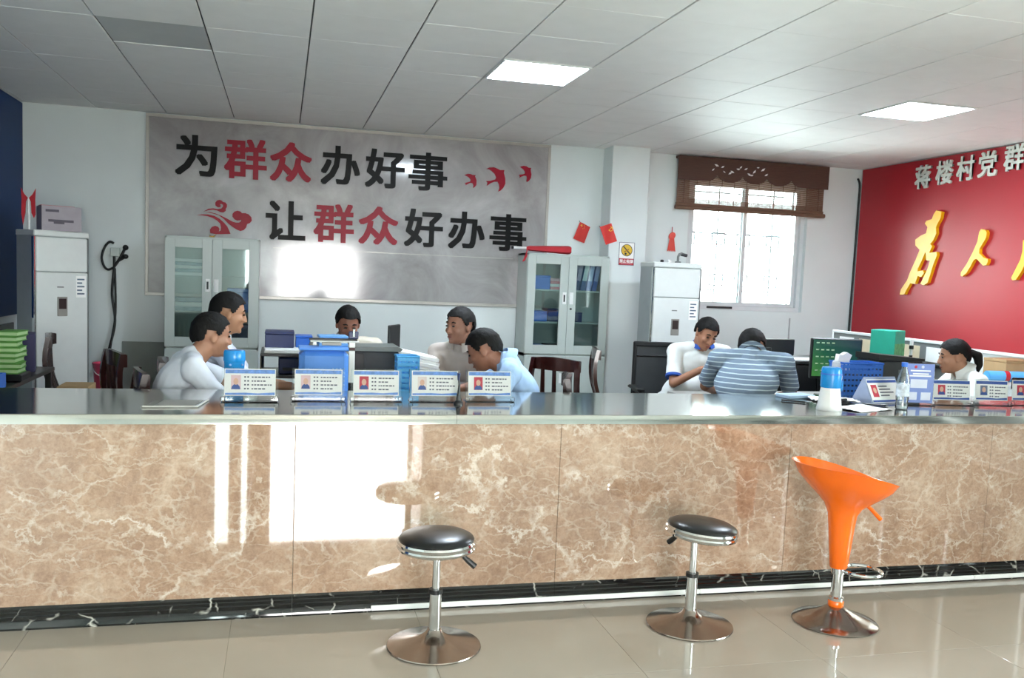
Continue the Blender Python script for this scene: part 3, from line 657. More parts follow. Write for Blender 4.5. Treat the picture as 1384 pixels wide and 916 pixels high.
# contents, left cabinet (interior X -1.01..-.23)
m_bluegrey = M('blue_grey_paper', '9fb2be', .7, var=.12, scale=30)
names3 = ('bottom', 'second', 'third', 'fourth', 'top')
for k in range(5): simple('paper_stack', MB().box(-.15, -.12, 0, .15, .12, .030, .003), m_bluegrey if k % 2 else m_paper, (-.82, 8.85, 1.443 + k * .031), '%s ream in the paper pile on the upper shelf of the left cabinet' % names3[k], 'paper', 'paper in the left cabinet', rz=.03 * (k % 3))
for k in range(3): simple('paper_stack', MB().box(-.14, -.11, 0, .14, .11, .04, .004), m_bluegrey if k != 1 else m_paper, (-.82, 8.85, 1.118 + k * .041), '%s bundle on the middle shelf of the left cabinet' % ('lowest', 'middle', 'upper')[k], 'paper', 'paper in the left cabinet', rz=.08 * k)
for k in range(2): simple('paper_stack', MB().box(-.13, -.1, 0, .13, .1, .03, .004), m_paper if k else m_grey, (-.84, 8.84, .80 + k * .031), '%s bundle at the bottom of the left cabinet' % ('grey', 'white')[k], 'paper', 'paper in the left cabinet', rz=.15 * k)
boxthing('blue box standing behind the right door of the left cabinet', -.38, 8.86, 1.118, .22, .24, .22, m_blue)
boxthing('navy box at the bottom right of the left cabinet', -.38, 8.86, .80, .22, .24, .20, m_navy)
# red umbrella on the right cabinet
t = thing('umbrella', 'folded red umbrella with white handle lying on the right cabinet', 'umbrella', (2.60, 8.70, 1.80))
m = MB(); m.T = Matrix.Rotation(R_(90), 4, 'Y'); m.lathe([(0, -.25), (.012, -.25), (.022, -.22), (.030, -.05), (.036, .10), (.040, .19), (.036, .215), (.018, .22), (0, .22)], 20, mod=lambda p, a: (p[0] * (1 + .12 * math.sin(5 * a)), p[1] * (1 + .12 * math.sin(5 * a)), p[2])); m.build('canopy', m_red, t, (0, 0, .045))
MB().tube([(-.25, 0, .045), (-.38, 0, .046)], .013, 10).build('handle', m_white, t); MB().tube([(-.38, 0, .046), (-.40, 0, .046)], .015, 10).build('handle_end', m_blackplastic, t)
MB().tube([(-.24, -.02, .04), (-.26, -.06, .0), (-.285, -.08, -.06), (-.30, -.08, -.09), (-.285, -.085, -.08), (-.255, -.07, -.02)], .006, 6).build('strap', m_red, t)
simple('brass_ornament', MB().box(-.03, -.01, 0, .02, .01, .006, .002).tube([(.0, 0, .006), (.03, 0, .022)], .004, 6).tube([(.0, 0, .006), (-.03, 0, .018)], .004, 6), M('brass', 'd8b25a', .25, .9), (-.62, 8.66, 1.80), 'small brass ornament on top of the left cabinet', 'ornament')

# ================================================================ floor standing air conditioners
def aircon(label, loc, rz, w_, d, h):
    t = thing('air_conditioner', label, 'air conditioner', loc, rz, 'floor standing air conditioners')
    MB().box(-w_ / 2, -d / 2 + .03, .0, w_ / 2, d / 2, h - .02, .012).build('body', M('ac_side_grey', 'a3abad', .4, var=.04), t)
    MB().box(-w_ / 2 - .003, -d / 2, h - .05, w_ / 2 + .003, d / 2 + .002, h, .008).build('top_cap', m_offwhite, t)
    up = MB().box(-w_ / 2 + .012, -d / 2 - .002, h - .335, w_ / 2 - .012, -d / 2 + .035, h - .056, .006).build('air_outlet_cover', m_offwhite, t)
    fp = MB().box(-w_ / 2 + .012, -d / 2 - .006, .09, w_ / 2 - .012, -d / 2 + .035, h - .341, .006).build('front_panel', m_offwhite, t)
    MB().box(-w_ / 2 - .004, -d / 2 - .001, .03, -w_ / 2 + .011, -d / 2 + .04, h - .05, .004).build('corner_post', m_chrome, t)
    MB().box(w_ / 2 - .011, -d / 2 - .001, .03, w_ / 2 + .004, -d / 2 + .04, h - .05, .004).build('corner_post', m_grey, t)
    dz = h - .70
    MB().box(-.045, -d / 2 - .012, dz, .04, -d / 2 - .005, dz + .16, .004).build('control_panel', M('control_silver', '8f8c86', .4), fp)
    MB().box(-.033, -d / 2 - .014, dz + .06, .028, -d / 2 - .012, dz + .145).build('display', M('display_dark', '3a2f2f', .15), fp, smooth=0)
    lb = MB().box(w_ / 2 - .115, -d / 2 - .0075, h - .545, w_ / 2 - .03, -d / 2 - .0055, h - .365).build('energy_label', m_paper, fp, smooth=0)
    gl = MB()
    for k in range(5): gl.box(w_ / 2 - .105, -d / 2 - .0085, h - .40 - k * .03, w_ / 2 - .042 - .02 * (k % 2), -d / 2 - .0074, h - .388 - k * .03)
    gl.build('energy_label_print', M('blue_grey_print', '5d6d80', .6), lb, smooth=0)
    MB().box(-.045, -d / 2 - .0072, dz + .235, .01, -d / 2 - .0058, dz + .245).build('badge', m_grey, fp, smooth=0)
    return t
aircon('white floor air conditioner angled into the left corner', (-1.857, 8.25, 0), R_(40), .455, .30, 1.775)
aircon('white floor air conditioner beside the window', (3.69, 8.19, 0), 0, .50, .34, 1.755)
# on the left unit
t = thing('carton', 'pale printed carton on the left air conditioner', 'box', (-1.80, 8.21, 1.775), R_(24))
MB().box(-.15, -.10, 0, .15, .10, .20, .003).build('carton_body', M('greyish_carton', 'a79fa6', .7, var=.06), t)
MB().prism([(.18, .2), (.18, .135), (.0, .135)], lambda u, v, s: (.1512 if s == 0 else .15, u - .095, v)).build('printed_triangle', m_blackplastic, t, smooth=0)
p = MB()
for (a, b_, c) in ((-.10, .09, .07), (-.06, .02, .055), (-.12, -.02, .15)): p.box(a, -.1012, c, b_, -.0998, c + .02)
p.build('printed_text', M('grey_print', '5e5862', .7), t, smooth=0)
MB().box(-.15, -.09, .2005, .10, .02, .203).build('red_tape', m_red, t, smooth=0)
t = thing('pennant', 'red ribbon pennant on a pale stick on the left air conditioner', 'pennant', (-1.99, 8.06, 1.775))
MB().tube([(0, 0, 0), (0, 0, .26)], .011, 8).build('stick', m_white, t)
for sg in (-1, 1):
    MB().prism([(sg * .004, .25), (sg * .03, .28), (sg * .055, .33), (sg * .05, .24), (sg * .052, .12), (sg * .04, .03 + .06 * (sg > 0)), (sg * .022, .13), (sg * .018, .22)], lambda u, v, s: (u, -.012 + .004 * s, v)).build('ribbon', m_red, t, smooth=0)
# on the right unit
t = thing('gooseneck_device', 'small grey gooseneck gadget on the right air conditioner', 'gadget', (3.72, 8.10, 1.755))
MB().lathe([(0, 0), (.03, 0), (.03, .012), (.012, .02), (0, .02)], 18).build('base', m_grey, t)
MB().tube([(0, 0, .015), (0, 0, .06), (.012, 0, .085), (.035, 0, .093), (.06, 0, .08)], .013, 8).build('neck', m_grey, t); MB().tube([(.03, 0, .085), (.09, 0, .075)], .016, 10).build('head', m_darkgrey, t)
simple('white_cap', MB().lathe([(0, 0), (.02, 0), (.02, .018), (.014, .026), (0, .026)], 16), m_white, (3.62, 8.08, 1.755), 'small round white cap on the right air conditioner', 'cap')
simple('black_cap', MB().lathe([(0, 0), (.017, 0), (.017, .018), (.012, .024), (0, .024)], 16), m_blackplastic, (3.545, 8.08, 1.755), 'small round black cap on the right air conditioner', 'cap')

# ================================================================ things on the walls
t = thing('wall_cable', 'black looped cable hanging on the wall beside the left air conditioner', 'cable', (-1.51, 9.03, .57))
def sm(pts, n=6):
    pts = [Vector(p) for p in pts]; out = []
    for i in range(len(pts) - 1):
        p0, p1, p2, p3 = pts[max(i - 1, 0)], pts[i], pts[i + 1], pts[min(i + 2, len(pts) - 1)]
        for k in range(n):
            s = k / n; out.append(tuple(.5 * ((2 * p1) + (p2 - p0) * s + (2 * p0 - 5 * p1 + 4 * p2 - p3) * s * s + (3 * p1 - p0 - 3 * p2 + p3) * s ** 3)))
    out.append(tuple(pts[-1])); return out
lc = lambda P: [(x + 1.51, y - 9.03, z - .57) for x, y, z in P]
MB().tube(sm(lc([(-1.514, 9.02, 1.709), (-1.551, 9.02, 1.721), (-1.592, 9.02, 1.67), (-1.617, 9.02, 1.58), (-1.6, 9.02, 1.5), (-1.563, 9.02, 1.466), (-1.517, 9.02, 1.486)])), .011, 8).build('loop', m_rubber, t)
MB().tube(lc([(-1.513, 9.015, 1.49), (-1.467, 9.01, 1.56), (-1.413, 9.0, 1.67)]), .013, 8).ell(lc([(-1.41, 9.0, 1.675)])[0], (.026, .02, .026)).build('end', m_rubber, t)
MB().tube(lc([(-1.467, 9.01, 1.555), (-1.413, 9.0, 1.589)]), .013, 8).ell(lc([(-1.41, 9.0, 1.592)])[0], (.026, .02, .022)).build('end', m_rubber, t)
MB().tube(sm(lc([(-1.513, 9.02, 1.62), (-1.512, 9.02, 1.48), (-1.528, 9.02, 1.243), (-1.502, 9.02, .991), (-1.537, 9.0, .778), (-1.575, 8.9, .576)])), .012, 8).build('strand', m_rubber, t)
MB().tube(sm(lc([(-1.505, 9.02, 1.48), (-1.498, 9.02, 1.075), (-1.527, 9.0, .821), (-1.546, 8.9, .576)])), .010, 8).build('strand', m_rubber, t)
MB().box(-.03, -.035, 1.02, .05, -.002, 1.10, .004).build('clip', m_cab, t)
simple('wall_cover_board', MB().box(-.185, -.012, 0, .185, 0, .80, .003), M('grey_green_board', '8a928d', .6, var=.04), (-1.26, 9.05, 0), 'grey green board on the lower wall beside the left cabinet', 'board')
simple('wall_pipe', MB().tube(sm([(6.293, 0, 2.825), (6.324, 0, 2.751), (6.325, 0, 2.534), (6.325, 0, 1.942), (6.322, 0, 1.1), (6.322, 0, .02)], 5), .012, 8), m_rubber, (0, 9.03, 0), 'thin dark cable running down the corner by the red board', 'cable')
simple('wall_conduit', MB().box(-.008, -.012, 0, .008, 0, 1.2, .003), M('pale_conduit', 'b3b6b8', .5), (5.56, 9.05, .02), 'thin pale conduit on the wall under the window', 'conduit')
def wavy_flag(name, label, corners, y, mark):
    t = thing(name, label, 'flag', (corners[0][0], y, corners[0][1]), 0, 'small red flags beside the column')
    a, b_, c, d = [Vector((p[0] - corners[0][0], 0, p[1] - corners[0][1])) for p in corners]
    V = []; n = 8
    for side in (0, .003):
        for j in range(n + 1):
            for i in range(n + 1):
                u, v = i / n, j / n
                p = (a * (1 - u) + b_ * u) * (1 - v) + (d * (1 - u) + c * u) * v
                V.append((p.x, p.y - .02 - .008 * math.sin(u * 5 + v * 2) + side, p.z))
    k = (n + 1) ** 2; Fs = []
    for j in range(n):
        for i in range(n):
            q = (j * (n + 1) + i, j * (n + 1) + i + 1, (j + 1) * (n + 1) + i + 1, (j + 1) * (n + 1) + i); Fs += [q, tuple(x + k for x in q)[::-1]]
    for i in range(n):
        for q in ((i, i + 1), (n * (n + 1) + i, n * (n + 1) + i + 1), (i * (n + 1), (i + 1) * (n + 1)), (i * (n + 1) + n, (i + 1) * (n + 1) + n)): Fs.append((q[0], q[1], q[1] + k, q[0] + k))
    MB().add(V, Fs).build('cloth', m_flag, t, smooth=60)
    ang = math.atan2((b_ - a).z, (b_ - a).x); ux = (b_ - a).normalized(); uz = (d - a).normalized()
    def at(u, v): return a + (b_ - a) * u + (d - a) * v
    m_gold = M('flag_gold', 'f0c04a', .6)
    def star(c, r):
        pts = [(c.x + (r if i % 2 == 0 else r * .4) * math.sin(i * math.pi / 5 + ang), c.z + (r if i % 2 == 0 else r * .4) * math.cos(i * math.pi / 5 + ang)) for i in range(10)]
        return MB().prism(pts, lambda u, v, s: (u, -.032 + .003 * s, v))
    if mark == 'stars':
        star(at(.22, .15), .016).build('star', m_gold, t, smooth=0)
        for u, v in ((.42, .07), (.5, .13), (.5, .22), (.42, .28)): star(at(u, v), .006).build('star', m_gold, t, smooth=0)
    else:
        c = at(.75, .27)
        MB().tube([(c.x + .022 * math.cos(k_), -.032, c.z + .022 * math.sin(k_)) for k_ in [R_(-140 + 16 * i) for i in range(15)]], .003, 6).build('emblem_sickle', m_gold, t)
        MB().tube([(c.x - .02, -.032, c.z - .016), (c.x + .012, -.032, c.z + .016)], .003, 6).tube([(c.x + .0, -.032, c.z + .024), (c.x + .02, -.032, c.z + .004)], .004, 6).build('emblem_hammer', m_gold, t)
    MB().tube([(-.004, -.015, .012), (0, -.02, -.004)], .004, 6).build('pin', m_grey, t)
wavy_flag('small_flag', 'small red flag with yellow stars tilted on the wall', [(3.011, 2.157), (3.13, 2.109), (3.067, 1.937), (2.944, 1.981)], 9.05, 'stars')
wavy_flag('small_flag', 'small red flag with hammer and sickle beside the column', [(3.133, 2.099), (3.259, 2.144), (3.327, 1.963), (3.205, 1.92)], 8.77, 'emblem')
t = thing('warning_sign', 'no smoking sign with yellow disc on the white column', 'sign', (3.4455, 8.77, 1.722))
MB().box(-.085, -.006, 0, .085, 0, .236, .002).build('plate', m_paper, t)
MB().prism([(.062 * math.cos(a), .155 + .062 * math.sin(a)) for a in [2 * math.pi * k / 36 for k in range(36)]], lambda u, v, s: (u, -.0072 if s == 0 else -.0055, v)).build('ring', M('dark_ring', '4c3a22', .5), t, smooth=0)
MB().prism([(.055 * math.cos(a), .155 + .055 * math.sin(a)) for a in [2 * math.pi * k / 36 for k in range(36)]], lambda u, v, s: (u, -.0082 if s == 0 else -.007, v)).build('disc', M('sign_yellow', 'd9b32a', .5), t, smooth=0)
s = MB(); s.T = Matrix.Translation((0, 0, .155)) @ Matrix.Rotation(R_(45), 4, 'Y'); s.box(-.055, -.0092, -.006, .055, -.008, .006); s.build('slash', M('dark_ring', '4c3a22', .5), t, smooth=0)
s = MB(); s.T = Matrix.Translation((-.005, 0, .15)) @ Matrix.Rotation(R_(-30), 4, 'Y'); s.box(-.03, -.0096, -.006, .03, -.0085, .006); s.build('cigarette', M('sign_brown', 'a06a14', .5), t, smooth=0)
MB().ell((-.012, -.009, .118), (.012, .002, .012)).build('ember_dot', m_blackplastic, t)
MB().box(-.082, -.0072, .004, .082, -.0055, .07).build('red_strip', M('sign_red', 'b8303c', .5), t, smooth=0)
textobj('lettering', '禁止吸烟', .038, m_paper, t, (0, -.0082, .043), FRONT, bold=.0008, extrude=.0008)
MB().box(-.06, -.0084, .014, .06, -.0071, .019).build('small_print', M('pale_pink_cover', 'd9a9b4', .6), t, smooth=0)
fr = MB()
for a in ((-.085, 0, -.081, .236), (.081, 0, .085, .236), (-.081, .232, .081, .236), (-.081, 0, .081, .004)): fr.box(a[0], -.0075, a[1], a[2], -.0058, a[3])
fr.build('border', m_navy, t, smooth=0)
t = thing('tassel_ornament', 'red knotted tassel on the wall left of the window', 'ornament', (4.06, 9.05, 1.90))
MB().tube([(0, -.02, .26), (0, -.02, .20)], .004, 6).build('cord', m_red, t); MB().ell((0, -.025, .165), (.035, .015, .045), rot=Matrix.Rotation(R_(45), 3, 'Y')).build('knot', M('salmon_red', 'e2584e', .6), t)
s = MB()
for k in range(9): s.tube([(-.02 + .005 * k, -.022, .14), (-.042 + .0105 * k, -.024, .0 + .01 * (k % 2))], .006, 5)
s.build('fringe', M('salmon_red', 'e2584e', .6), t)

# ================================================================ bamboo blind
t = thing('bamboo_blind', 'brown bamboo roller blind with scalloped valance over the window', 'blind', (4.96, 8.99, 2.34))
bx = 4.96
pts = [(4.06, 2.915), (5.875, 2.915), (5.875, 2.668)]
def scal(x0, x1, n, z0, dz, dirn=1):
    return [(x0 + (x1 - x0) * i / n, z0 - dz * math.sin(math.pi * i / n) ** .7) for i in range(n + 1)]
pk = [5.875, 5.412, 5.113, 4.819, 4.517, 4.06]
low = []
for i in range(5):
    a, b_ = pk[i], pk[i + 1]
    z0 = 2.735
    n = 10
    for k in range(n + 1):
        s_ = k / n; z = z0 - .07 * (math.sin(math.pi * s_) ** .6)
        if i == 0: z = z0 - .07 * (1 if s_ < .75 else math.sin(math.pi * (.5 + (s_ - .75) * 2)) ** .6)
        if i == 4: z = z0 - .07 * (1 if s_ > .25 else math.sin(math.pi * (s_ * 2)) ** .6)
        low.append((a + (b_ - a) * s_, z))
poly = [(4.06, 2.915), (5.875, 2.915)] + low
MB().prism(poly, lambda u, v, s: (u - bx, -.035 if s == 0 else -.028, v - 2.34)).build('valance', m_valance, t, smooth=0)
MB().box(4.06 - bx, -.03, .55, 5.875 - bx, .05, .578, .004).build('head_rail', m_valance, t)
lf = MB(); rl = random.Random(4)
for i in range(15):
    x = 4.47 + .045 * i + rl.uniform(-.02, .02); z = 2.80 + .045 * math.sin(i * 1.15) + rl.uniform(-.015, .015); k = rl.uniform(.6, 1.3)
    lf.T = Matrix.Translation((x - bx, -.037, z - 2.34)) @ Matrix.Rotation(rl.uniform(-.9, .7), 4, 'Y'); lf.prism([(-.022 * k, 0), (0, .009 * k), (.024 * k, .003), (.004, -.010 * k)], lambda u, v, s: (u, .0015 * s, v))
lf.T = None
lp = lf.build('painted_light_leaks', m_paper, t, smooth=0); lp['kind'] = 'stuff'  # pale leaf shapes painted as light leaking through the valance
sl = MB(); z = .062
while z < .56:
    inner = .12 < z < .50
    if not inner: sl.box(4.07 - bx, .0, z, 5.845 - bx, .004, z + .0075); z += .0082
    else:
        sl.box(4.07 - bx, .0, z, 4.215 - bx, .004, z + .011); sl.box(5.625 - bx, .0, z, 5.845 - bx, .004, z + .011)
        sl.box(4.215 - bx, .0, z, 5.625 - bx, .004, z + .0082); z += .0125
so = sl.build('slats', m_bamboo, t, smooth=0); so['kind'] = 'stuff'
for i in range(12):
    x = 4.15 + i * .148; MB().tube([(x - bx, -.003, .06), (x - bx, -.003, .56)], .003, 5).build('cord', m_valance, t)
MB().tube([(4.06 - bx, .0, .035), (5.87 - bx, .0, .035)], .024, 12).build('bottom_roll', m_bamboo, t)
MB().box(4.065 - bx, -.012, .055, 5.85 - bx, .012, .085, .004).build('bottom_batten', m_bamboo, t)

# ================================================================ chairs
def wood_chair(label, loc, rz, group='dark wooden chairs behind the counter'):
    t = thing('wooden_chair', label, 'chair', loc, rz, group)
    if 'cm' not in globals():
        global cm; cm = {}
        def keep(n, mb): o = mb.build(n, m_wood, None); cm[n] = o.data; bpy.data.objects.remove(o)
        keep('seat', MB().box(-.21, -.215, .425, .225, .215, .46, .012))
        for s in (-1, 1):
            keep('leg_f%d' % s, MB().tube([(.19, s * .185, .43), (.20, s * .19, 0)], [.020, .015], 10))
            keep('leg_r%d' % s, MB().tube([(-.18, s * .185, .43), (-.20, s * .19, .2), (-.235, s * .195, 0)], [.021, .019, .015], 10))
            pp = []; 
            for k in range(10):
                u = k / 9; pp.append((-.185 - .085 * u - .05 * math.sin(math.pi * u * .9) + .03 * u * u * u, s * (.19 + .012 * math.sin(math.pi * u)), .43 + .53 * u))
            m_ = MB()
            V = []; Fs = []
            for (x, y, z) in pp:
                wd = .034; V += [(x - .016, y - wd / 2, z), (x + .016, y - wd / 2, z), (x + .016, y + wd / 2, z), (x - .016, y + wd / 2, z)]
            for k in range(9):
                for q in range(4): Fs.append((k * 4 + q, k * 4 + (q + 1) % 4, (k + 1) * 4 + (q + 1) % 4, (k + 1) * 4 + q))
            Fs += [(0, 1, 2, 3), (36, 37, 38, 39)]; m_.add(V, Fs); keep('post%d' % s, m_)
        m_ = MB(); V = []; Fs = []
        for k in range(13):
            u = -1 + 2 * k / 12; x = -.245 - .035 * (1 - u * u); y = u * .205; h = .02 * (1 - u * u)
            V += [(x - .013, y, .875), (x + .013, y, .875), (x + .013, y, .955 + h), (x - .013, y, .955 + h)]
        for k in range(12):
            for q in range(4): Fs.append((k * 4 + q, k * 4 + (q + 1) % 4, (k + 1) * 4 + (q + 1) % 4, (k + 1) * 4 + q))
        Fs += [(0, 1, 2, 3), (48, 49, 50, 51)]; keep('top_rail', m_.add(V, Fs))
        for i, y in enumerate((-.10, 0, .10)):
            keep('slat%d' % i, MB().tube([(-.19, y, .45), (-.262, y, .66), (-.272, y, .885)], [.016, .018, .016], 8))
        keep('stretcher', MB().box(-.2, -.19, .2, -.18, .19, .225, .004))
    for n, me in cm.items():
        o = put({'leg_f': 'leg', 'leg_r': 'leg', 'post-': 'back_post', 'post1': 'back_post', 'slat0': 'back_slat', 'slat1': 'back_slat', 'slat2': 'back_slat'}.get(n[:5], n), me, t)
    return t
wood_chair('empty dark wooden chair in front of the left air conditioner', (-1.47, 7.62, 0), R_(8))
wood_chair('dark wooden chair behind the counter below the hanging cable', (-.82, 6.42, 0), R_(24))
wood_chair('dark wooden chair under the man in the white T-shirt', (-.49, 5.30, 0), R_(14))
wood_chair('dark wooden chair under the man sitting behind the white T-shirt', (-.44, 5.86, 0), R_(5))
wood_chair('dark wooden chair under the man facing the counter', (.46, 6.74, 0), R_(-90))
wood_chair('dark wooden chair under the man in the grey polo shirt', (1.34, 6.16, 0), R_(-128))
wood_chair('dark wooden chair under the man in the light blue shirt', (1.47, 5.34, 0), R_(164))
wood_chair('empty dark wooden chair seen from behind near the right cabinet', (2.17, 6.52, 0), R_(42))
wood_chair('empty dark wooden chair standing in front of the white column', (2.93, 7.36, 0), R_(-14))
t = thing('wooden_stool', 'plain dark wooden stool under the man in the striped shirt', 'stool', (2.86, 5.18, 0), R_(62))
MB().box(-.17, -.19, .425, .17, .19, .46, .01).build('seat', m_wood, t)
for a in (-1, 1):
    for b_ in (-1, 1): MB().tube([(a * .14, b_ * .16, .43), (a * .16, b_ * .18, 0)], [.02, .016], 10).build('leg', m_wood, t)
wood_chair('dark wooden chair under the woman with the ponytail', (5.02, 5.42, 0), R_(162))
# office chair behind the young man
t = thing('office_chair', 'black mesh office chair of the young man by the right air conditioner', 'chair', (3.08, 6.72, 0), R_(-95))
MB().box(-.23, -.24, .43, .24, .24, .49, .03).build('seat', m_blackplastic, t)
f = MB()
for a in ((-.30, -.24, .56, -.27, -.21, 1.05), (-.30, .21, .56, -.27, .24, 1.05), (-.30, -.24, 1.02, -.27, .24, 1.06), (-.30, -.24, .55, -.27, .24, .59), (-.30, -.21, .93, -.275, .21, .95)): f.box(*a, .008)
f.build('back_frame', m_blackplastic, t); MB().box(-.288, -.21, .59, -.282, .21, 1.02).build('back_mesh', m_darkgrey, t, smooth=0)
MB().tube([(-.285, 0, .58), (-.22, 0, .45)], .03, 8).build('back_bracket', m_blackplastic, t)
for s in (-1, 1):
    MB().tube([(.05, s * .25, .46), (.02, s * .29, .55), (-.05, s * .29, .68), (.12, s * .29, .69)], .016, 8).box(-.12, s * .29 - .035, .69, .16, s * .29 + .035, .715, .01).build('armrest', m_blackplastic, t)
MB().tube([(0, 0, .10), (0, 0, .44)], .028, 12).build('gas_lift', m_chrome, t)
for k in range(5):
    a = 2 * math.pi * k / 5
    MB().tube([(0, 0, .12), (.29 * math.cos(a), .29 * math.sin(a), .075)], [.03, .018], 8).build('base_arm', m_blackplastic, t)
    MB().ell((.29 * math.cos(a), .29 * math.sin(a), .028), (.028, .028, .028)).build('caster', m_blackplastic, t)
# ================================================================ desks and cupboards behind the counter
def desk(label, x0, y0, x1, y1, h=.75, top=m_deskgrey, body=m_tan, name='office_desk'):
    cx, cy = (x0 + x1) / 2, (y0 + y1) / 2; hx, hy = (x1 - x0) / 2, (y1 - y0) / 2
    t = thing(name, label, 'desk', (cx, cy, 0), 0)
    MB().box(-hx, -hy, h - .03, hx, hy, h, .004).build('desktop', top, t)
    for a in (-1, 1):
        for b_ in (-1, 1): MB().box(a * (hx - .035) - .02, b_ * (hy - .035) - .02, 0, a * (hx - .035) + .02, b_ * (hy - .035) + .02, h - .03, .003).build('leg', body, t)
    MB().box(-hx + .04, -.01, .25, hx - .04, .01, h - .03, .002).build('modesty_panel', body, t)
    return t
desk('grey topped office desk shared by the men in the middle', -.14, 5.0, 1.02, 6.28)
desk('small grey desk between the young man and the striped shirt', 2.82, 5.72, 3.46, 6.20)
desk('grey topped desk with the computer monitor at the right', 3.50, 5.0, 4.50, 6.25)
desk('dark desk along the left wall below the blue board', -2.27, 5.45, -1.62, 7.25, .75, m_deskdark, m_deskdark)
def cupboard(label, x0, y0, x1, y1, h, mat, nd=2, front='Y', name='low_cupboard'):
    cx, cy = (x0 + x1) / 2, (y0 + y1) / 2; hx, hy = (x1 - x0) / 2, (y1 - y0) / 2
    t = thing(name, label, 'cupboard', (cx, cy, 0))
    MB().box(-hx, -hy + .02, 0, hx, hy, h - .025).build('carcass', mat, t, smooth=0); MB().box(-hx - .006, -hy - .006, h - .025, hx + .006, hy + .006, h, .004).build('top_board', mat, t)
    for k in range(nd):
        a = -hx + 2 * hx * k / nd + .004; b_ = -hx + 2 * hx * (k + 1) / nd - .004
        d = MB().box(a, -hy, .05, b_, -hy + .02, h - .03, .003).build('door', mat, t)
        MB().box(b_ - .05, -hy - .012, h * .6, b_ - .035, -hy, h * .6 + .1, .003).build('handle', m_grey, d)
    return t
cupboard('black chest high cupboard in front of the window wall', 3.78, 6.62, 4.95, 7.25, .955, M('black_lacquer', '121416', .3))
cupboard('black cupboard carrying the teal green box', 4.52, 6.16, 5.05, 6.52, .985, M('black_lacquer', '121416', .3), 1)
cupboard('low white cupboard under the red board', 5.60, 5.2, 6.30, 7.6, .86, m_offwhite, 2)
# partition parallel to the right wall
t = thing('desk_partition', 'grey desk partition with white aluminium frame before the red board', 'partition', (5.2, 6.84, 0))
MB().box(-.012, -.8, .05, .012, .8, 1.15).build('fabric_panel', m_grey, t, smooth=0)
for a in ((-.018, -.82, 1.15, .018, .82, 1.175), (-.018, .8, 0, .018, .825, 1.15), (-.018, -.825, 0, .018, -.8, 1.15)): MB().box(*a, .003).build('frame_rail', m_white, t)
MB().box(-.03, -.75, .96, -.013, .75, .985, .003).build('tool_rail', m_blackplastic, t)
for k in range(5): MB().box(-.015, -.72 + k * .30, 1.0, -.0125, -.50 + k * .30, 1.12).build('pinned_sheet', (m_paper, M('cream_paper', 'd8c8a8', .7), m_paper, M('cream_paper', 'd8c8a8', .7), m_paper)[k], t, smooth=0)
# low shelf unit with boxes and printer
t = thing('printer_stand', 'open dark printer stand piled with blue boxes', 'stand', (.07, 6.76, 0))
MB().box(-.21, -.24, .925, .16, .30, .945, .003).build('top_shelf', m_deskdark, t); MB().box(-.21, -.24, .77, .16, .30, .79, .003).build('lower_shelf', m_deskdark, t)
for sx_ in (-.2, .15):
    for sy_ in (-.23, .29): MB().tube([(sx_, sy_, 0), (sx_, sy_, .93)], .012, 8).build('post', m_chrome, t)
t = thing('printer', 'small dark printer on the open stand', 'printer', (.065, 6.72, .79))
MB().box(-.08, -.12, 0, .12, .16, .12, .01).build('body', m_navy, t); MB().box(-.05, -.14, .03, .09, -.115, .05, .003).build('paper_tray', m_darkgrey, t)
for k in range(2): simple('paper_ream', MB().box(-.16, -.14, 0, .16, .14, .012, .002), m_paper, (.045, 6.70, .945 + k * .0125), '%s paper ream below the navy box' % ('lower', 'upper')[k], 'paper', 'paper reams on the printer stand', rz=.05 * k)
boxthing('navy box with rounded lid on the printer stand', -.01, 6.86, .97, .205, .26, .115, m_navy)
boxthing('blue box behind the navy box on the printer stand', .165, 6.88, .970, .12, .2, .085, m_blue)

# ================================================================ things on the middle desk
t = thing('storage_box', 'large blue plastic box on the middle desk', 'box', (.252, 5.52, .75))
MB().box(-.145, -.12, 0, .145, .12, .32, .03).build('box_body', M('bright_blue_plastic', '5c98ea', .4, var=.05), t)
MB().box(-.15, -.125, .322, .15, .125, .335, .006).build('lid', M('bright_blue_plastic', '5c98ea', .4), t)
d = MB()
for i in range(4):
    for j in range(5): d.ell((.05 + i * .022, -.121, .12 + j * .024), (.005, .002, .005), 8, 6)
d = d.build('raised_dots', M('pale_blue_dots', '8fb8ee', .4), t); d['kind'] = 'stuff'
t = thing('document_camera', 'white document camera stand beside the blue storage box', 'camera stand', (.395, 5.20, .75))
MB().box(-.10, -.06, 0, .06, .10, .012, .003).build('base_plate', m_blackplastic, t)
MB().box(-.016, -.012, .012, .016, .012, .16, .004).build('lower_post', m_blackplastic, t); MB().box(-.017, -.013, .16, .017, .013, .345, .004).build('post', m_white, t)
MB().box(-.017, -.013, .345, .017, .013, .362, .002).build('hinge', M('hinge_brown', '4a2a28', .5), t); MB().box(-.018, -.014, .362, .018, .014, .395, .004).build('upper_post', m_white, t)
MB().box(-.235, -.02, .392, .04, .02, .40, .003).build('arm', m_white, t); MB().box(-.24, -.016, .40, .03, .02, .412, .003).build('arm_cover', m_blackplastic, t)
MB().box(-.22, -.015, .372, -.20, .015, .392, .003).build('camera_head', m_white, t); MB().box(-.02, -.014, .412, .035, .016, .455, .004).build('lamp_head', m_navy, t); MB().tube([(.008, -.015, .425), (.008, -.015, .468)], .008, 8).build('lamp_tip', m_chrome, t)
MB().box(-.17, -.014, .372, -.06, .014, .391, .003).build('cable_tray', m_deskgrey, t)
t = thing('desktop_printer', 'black box shaped printer with sloping top on the middle desk', 'printer', (.60, 5.98, .75))
MB().box(-.15, -.13, 0, .15, .16, .285, .008).build('body', m_darkgrey, t); MB().box(-.15, -.134, .02, -.075, -.129, .27, .003).build('left_panel', m_blackplastic, t)
